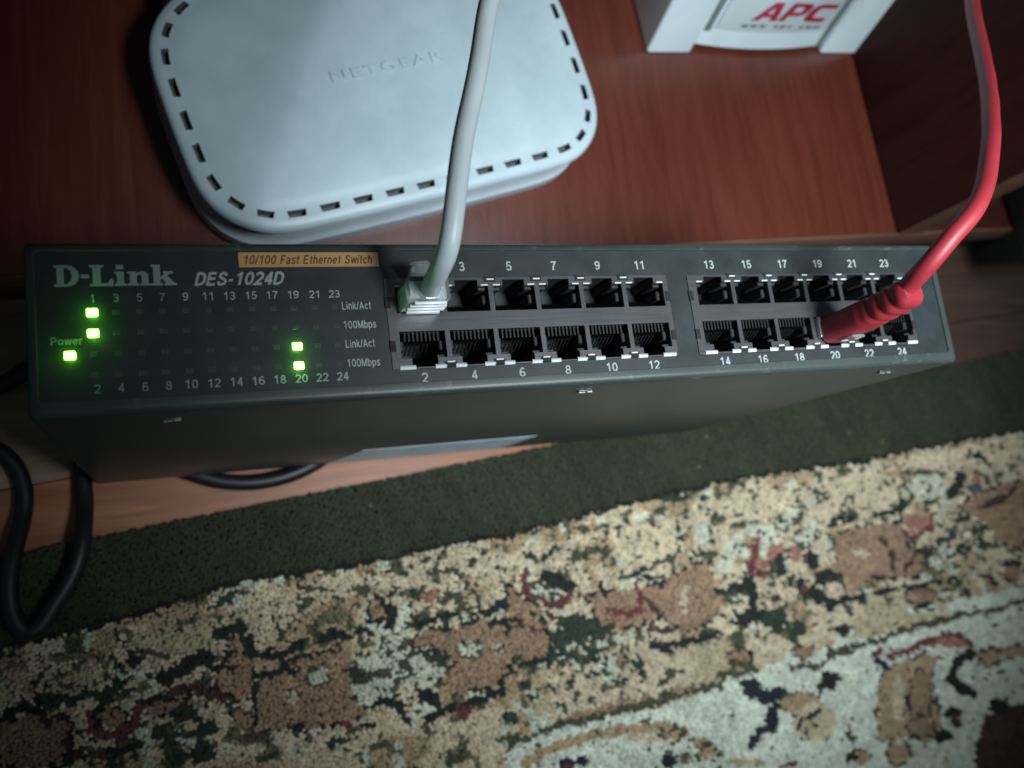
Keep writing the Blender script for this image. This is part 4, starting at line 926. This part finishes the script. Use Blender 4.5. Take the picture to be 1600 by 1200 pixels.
mb = MB(); V = []; F = []; N_ = 14                # bowed centre panel
for z in (3.6, 4.4, 160):
    for k in range(N_ + 1):
        u = k / N_; bow = 2.6 * (1 - (2 * u - 1) ** 2)
        V.append(U(26.2 + 86 * u, 2.2 - bow + (0.8 if z < 4 else 0), z - .6 * (1 - (2 * u - 1) ** 2) * (z < 5)))
for k in range(N_ + 1): V.append(U(26.2 + 86 * k / N_, 40, 4.2))
W_ = N_ + 1
for k in range(N_): F += [[k, k + 1, W_ + k + 1, W_ + k], [W_ + k, W_ + k + 1, 2 * W_ + k + 1, 2 * W_ + k], [3 * W_ + k, 3 * W_ + k + 1, k + 1, k]]
mb.add(V, F).build('front_panel', M['ups'], ub, smooth=40)
V = []; F = []                                    # raised lettering plate following the bow
for d in (0, 1):
    for z in (15.5, 16.3, 150):
        for k in range(N_ + 1):
            u = (k / N_) * .83 + .085; bow = 2.6 * (1 - (2 * u - 1) ** 2)
            V.append(U(26.2 + 86 * u, 2.2 - bow - (1.3 if z > 16 else .9) + d * 2.2, z))
q = 3 * W_
for r_ in range(2):
    for k in range(N_): F.append([r_ * W_ + k, r_ * W_ + k + 1, (r_ + 1) * W_ + k + 1, (r_ + 1) * W_ + k])
for k in range(N_): F.append([k, k + 1, q + k + 1, q + k])
for e in (0, N_):
    for r_ in range(2): F.append([r_ * W_ + e, (r_ + 1) * W_ + e, q + (r_ + 1) * W_ + e, q + r_ * W_ + e])
lp = MB().add(V, F).build('nameplate', M['ups'], ub, smooth=40)
ubox(28.2, 32.0, .9, 3.5, 13, 150, .3, 1).build('groove', M['groove'], ub)
ubox(106.6, 110.6, .9, 3.5, 4, 150, .3, 1).build('groove', M['groove'], ub)
fz = np.array((0, 0, 1.0)) + UY * LEAN; fz /= np.linalg.norm(fz); nz = np.cross(UX, fz)
if nz[1] > 0: nz = -nz
FR = (U(0, -2.0, 0), UX, fz, nz)
def lift(me_name): pass
APC = [[(0, 0), (.26, 0), (.40, .2), (.80, .2), (.81, 0), (1.08, 0), (1.02, 1), (.66, 1)], [(.52, .38), (.79, .38), (.77, .80)]]
APC += [sh(1.16, [(x + .32 * y, y) for x, y in loop]) for loop in ([(0, 0), (.27, 0), (.27, .3), (.72, .3), (.92, .4), (.98, .65), (.93, .9), (.76, 1), (0, 1)], [(.27, .5), (.62, .5), (.69, .65), (.62, .8), (.27, .8)])]
APC += [sh(2.24, [(x + .32 * y, y) for x, y in [(.98, 0), (.25, 0), (.05, .12), (0, .35), (0, .65), (.05, .88), (.25, 1), (.98, 1), (.98, .77), (.38, .77), (.29, .68), (.29, .32), (.38, .23), (.98, .23)]])]
shapes('red_lettering', APC, 75.5, 29.6, .3, 50, 11.0, M['redprint'], lp, frame=FR)
sans('address_lettering', 'www.apc.com', 72, 21.0, .3, 2.4, M['greyprint'], lp, width=50, space=.5, frame=FR, t=.2)

# ================================================================== rug
rug = empty('rug', (100, -120, 0), 'cream floral pile rug with dark green border on the floor before the switch', 'rug')
PAL = {'L': (.44, .385, .25), 'C': (.54, .455, .325), 'W': (.60, .625, .535), 'S': (.52, .525, .42), 'T': (.40, .30, .19), 'B': (.31, .205, .135),
       'P': (.33, .165, .125), 'R': (.155, .050, .046), 'M': (.080, .042, .038), 'K': (.022, .026, .022), 'N': (.022, .028, .036), 'D': (.036, .052, .034),
       'G': (.075, .078, .045), 'O': (.16, .145, .085), 'V': (.11, .095, .12), 'X': (.034, .041, .021), 'Y': (.013, .015, .010)}
KEYS = list(PAL); PC = np.array([PAL[k] for k in KEYS])
pu, pv = 1.2, 1.32
U0, U1_, V1 = -190, 520, 262
nu, nv = int((U1_ - U0) / pu), int(V1 / pv)
uu, vv = np.meshgrid(U0 + (np.arange(nu) + .5) * pu, -(np.arange(nv) + .6) * pv); 
uu = uu + (np.arange(nv)[:, None] % 2) * pu * .5 + RNG.normal(0, .16, uu.shape); vv = vv + RNG.normal(0, .14, uu.shape)
V00 = (-13.3) * CY + 0.0                        # the rug edge passes (0,-13.3)
uu, vv = uu.ravel(), vv.ravel()
gx = uu * CY - (vv + V00) * SY; gy = uu * SY + (vv + V00) * CY
def vnoise(x, y, s, seed):
    r = np.random.default_rng(seed).random((64, 64)); xf, yf = x / s, y / s
    xi, yi = np.floor(xf).astype(int), np.floor(yf).astype(int); a, b = xf - xi, yf - yi
    a, b = a * a * (3 - 2 * a), b * b * (3 - 2 * b); g = lambda i, j: r[(xi + i) % 64, (yi + j) % 64]
    return (g(0, 0) * (1 - a) + g(1, 0) * a) * (1 - b) + (g(0, 1) * (1 - a) + g(1, 1) * a) * b
def inside(px, py, poly):
    r = np.zeros(len(px), bool); j = len(poly) - 1
    for i in range(len(poly)):
        xi, yi = poly[i]; xj, yj = poly[j]
        if yi != yj: r ^= ((yi > py) != (yj > py)) & (px < (xj - xi) * (py - yi) / (yj - yi) + xi)
        j = i
    return r
def near(px, py, pts, rad):
    d = np.full(len(px), 1e9)
    for (ax, ay), (bx, by) in zip(pts[:-1], pts[1:]):
        L2 = (bx - ax) ** 2 + (by - ay) ** 2 + 1e-9; t_ = np.clip(((px - ax) * (bx - ax) + (py - ay) * (by - ay)) / L2, 0, 1)
        d = np.minimum(d, np.hypot(px - ax - t_ * (bx - ax), py - ay - t_ * (by - ay)))
    return d < rad
# the woven design is looked up at slightly wandering places so its outlines step from knot to knot
qx = gx + (vnoise(gx, gy, 4, 1) - .5) * 2.6 + RNG.normal(0, .35, len(gx)); qy = gy + (vnoise(gx, gy, 4, 2) - .5) * 2.6 + RNG.normal(0, .35, len(gx))
BND = [(-230, -70), (-128, -61.1), (-94.8, -58.5), (-71, -54), (-33, -48.2), (10, -47.6), (58, -44), (93, -42.6), (136, -36.5), (205, -30.2), (259, -28.5), (324, -26), (374, -22), (428, -20.3), (560, -12)]
by = np.interp(qx, [p[0] for p in BND], [p[1] for p in BND])
inner = qy < by
f1 = vnoise(gx + 50, gy, 7, 3); f2 = vnoise(gx, gy + 90, 4.2, 4); f3 = vnoise(gx, gy, 16, 5)
ci = np.full(len(gx), KEYS.index('C'))
ci[f3 > .62] = KEYS.index('T'); ci[(f1 > .78)] = KEYS.index('S'); ci[f2 > .76] = KEYS.index('O'); ci[(f2 > .84)] = KEYS.index('G'); ci[(f1 < .10)] = KEYS.index('D')
far = gy < -215; ci[far & (f1 > .55)] = KEYS.index('W')
for ln in RUG.strip().split('\n'):
    h_, *pp = ln.split(); k = KEYS.index(h_[0]); pts = [tuple(float(a) / 10 for a in p.split(',')) for p in pp]
    xs_, ys_ = [p[0] for p in pts], [p[1] for p in pts]; r_ = float(h_[2:]) * (.8 if h_[0] == 'R' else 1)
    c = np.where((qx > min(xs_) - r_ - 1) & (qx < max(xs_) + r_ + 1) & (qy > min(ys_) - r_ - 1) & (qy < max(ys_) + r_ + 1))[0]
    if not len(c): continue
    hit = inside(qx[c], qy[c], pts) if h_[1] == 'F' else near(qx[c], qy[c], pts, r_)
    ci[c[hit]] = k
    if h_[0] in 'BST' and h_[1] == 'F':          # broken dark outline round the larger motifs
        rim_ = near(qx[c], qy[c], pts + pts[:1], 1.0) & (vnoise(gx[c] + 11, gy[c] + 5, 2.6, 31) > .5)
        ci[c[rim_]] = KEYS.index('K' if h_[0] == 'B' else 'G')
# small flecks that break up the larger patches
fl_ = vnoise(gx + 31, gy + 17, 3.1, 8); lightk = np.isin(ci, [KEYS.index(k) for k in 'CLSWT'])
ci[lightk & (fl_ > .88) & (gy > -200) & (f3 < .6)] = KEYS.index('G'); ci[lightk & (fl_ < .06)] = KEYS.index('T')
fl2 = vnoise(gx + 7, gy + 61, 2.3, 9); ci[lightk & (fl2 > .79) & (gy > -110)] = KEYS.index('D'); ci[(ci == KEYS.index('D')) & (fl2 < .16)] = KEYS.index('S')
ci[(ci == KEYS.index('B')) & (fl2 > .88)] = KEYS.index('T'); ci[(ci == KEYS.index('B')) & (fl2 < .07)] = KEYS.index('M')
dark_line = inner & (qy > by - 1.6)
ci[~inner] = KEYS.index('X'); ci[(~inner) & (RNG.random(len(gx)) > .9994)] = KEYS.index('O'); ci[(~inner) & (qy < by + 2.2)] = KEYS.index('Y')
ci[(vv > -1.4 * pv)] = KEYS.index('X')
base = PC[ci]
tone = (1 + RNG.normal(0, .10, len(gx)) + (vnoise(gx, gy, 22, 6) - .5) * .16)[:, None]
edgeX = (ci == KEYS.index('X'))
base = np.clip(base * tone, .003, .9)
def clump(x, y, s, seed):                        # how near a knot lies to the middle of its own little clump of yarn
    r = np.random.default_rng(seed).random((97, 97, 3)); xi, yi = np.floor(x / s).astype(int), np.floor(y / s).astype(int)
    best = np.full(len(x), 9.0); val = np.zeros(len(x))
    for i in (-1, 0, 1):
        for j in (-1, 0, 1):
            q = r[(xi + i) % 97, (yi + j) % 97]; d = np.hypot(x / s - xi - i - q[:, 0], y / s - yi - j - q[:, 1])
            m_ = d < best; best = np.where(m_, d, best); val = np.where(m_, q[:, 2], val)
    return best, val
cd, cv = clump(gx, gy, 3.5, 11)
cd2, cv2 = clump(gx * 1.0, gy * .42, 2.6, 12)
TOP = np.where(inner, 1 - .24 * np.clip(cd / .62, 0, 1) ** 2 + (cv - .5) * .16, 1 - .07 * np.clip(cd2 / .6, 0, 1) ** 2 + (cv2 - .5) * .05 + (vnoise(gx, gy, 30, 21) - .5) * .25)
base = np.clip(base * np.where(inner, 1 + (cv - .5) * .30, 1 + (cv2 - .5) * .18 + (vnoise(gx + gy * .45, gy * .18, 5, 22) - .5) * .30 + (vnoise(gx, gy, 26, 23) - .5) * .35)[:, None], .003, .9)
def tufts(sel, name, hgt, wid, lean):
    x, y, c = gx[sel], gy[sel], base[sel]; N = len(x)
    lx = RNG.normal(0, lean, N) + .15; ly = RNG.normal(-.35, lean, N)
    h = hgt * (1 + RNG.normal(0, .06, N)) * TOP[sel]; dist = np.clip((-(vv[sel])) / 5.0, .25, 1); h = h * (.55 + .45 * dist ** .5)
    zb = 2.0
    ang = RNG.uniform(0, 1.57, N); w = wid * (1 + RNG.normal(0, .08, N))
    V = np.empty((N, 9, 3)); 
    for k in range(4):
        a = ang + k * math.pi / 2
        V[:, k] = np.stack([x + np.cos(a) * w * .86, y + np.sin(a) * w * .86, np.full(N, zb - .2)], 1)
        V[:, 4 + k] = np.stack([x + lx * .6 + np.cos(a) * w, y + ly * .6 + np.sin(a) * w, zb + h * .72], 1)
    V[:, 8] = np.stack([x + lx, y + ly, zb + h], 1)
    q = np.array([[k, (k + 1) % 4, 4 + (k + 1) % 4] for k in range(4)] + [[k, 4 + (k + 1) % 4, 4 + k] for k in range(4)] + [[4 + k, 4 + (k + 1) % 4, 8] for k in range(4)])
    F = (q[None] + (np.arange(N) * 9)[:, None, None]).reshape(-1, 3)
    me = bpy.data.meshes.new(name); nf = len(F)
    me.vertices.add(N * 9); me.vertices.foreach_set('co', ((V - np.array((100, -120, 0))) * MM).ravel())
    me.loops.add(nf * 3); me.loops.foreach_set('vertex_index', F.ravel().astype(np.int32))
    me.polygons.add(nf); me.polygons.foreach_set('loop_start', np.arange(0, nf * 3, 3, dtype=np.int32)); me.polygons.foreach_set('loop_total', np.full(nf, 3, np.int32))
    me.polygons.foreach_set('use_smooth', np.ones(nf, bool))
    at = me.color_attributes.new('pile', 'FLOAT_COLOR', 'POINT')
    cc = np.ones((N, 9, 4)); cc[:, :, :3] = c[:, None, :]
    at.data.foreach_set('color', cc.ravel()); me.update(); me.materials.append(M['pile'])
    return link(name, me, rug, kind='stuff')
tufts(~inner, 'green_border_pile', 5.4, .98, .42)
tufts(inner, 'patterned_pile', 6.4, 1.0, .40)
mb = MB().box(U0 - 200, U1_ + 200, -V1 - 400 + V00, -.3 + V00, .3, 2.6, 1.0, 3)
mb.V = [(*uv(x, y), z) for x, y, z in mb.V]; mb.build('backing', M['backing'], rug)

flush_text()
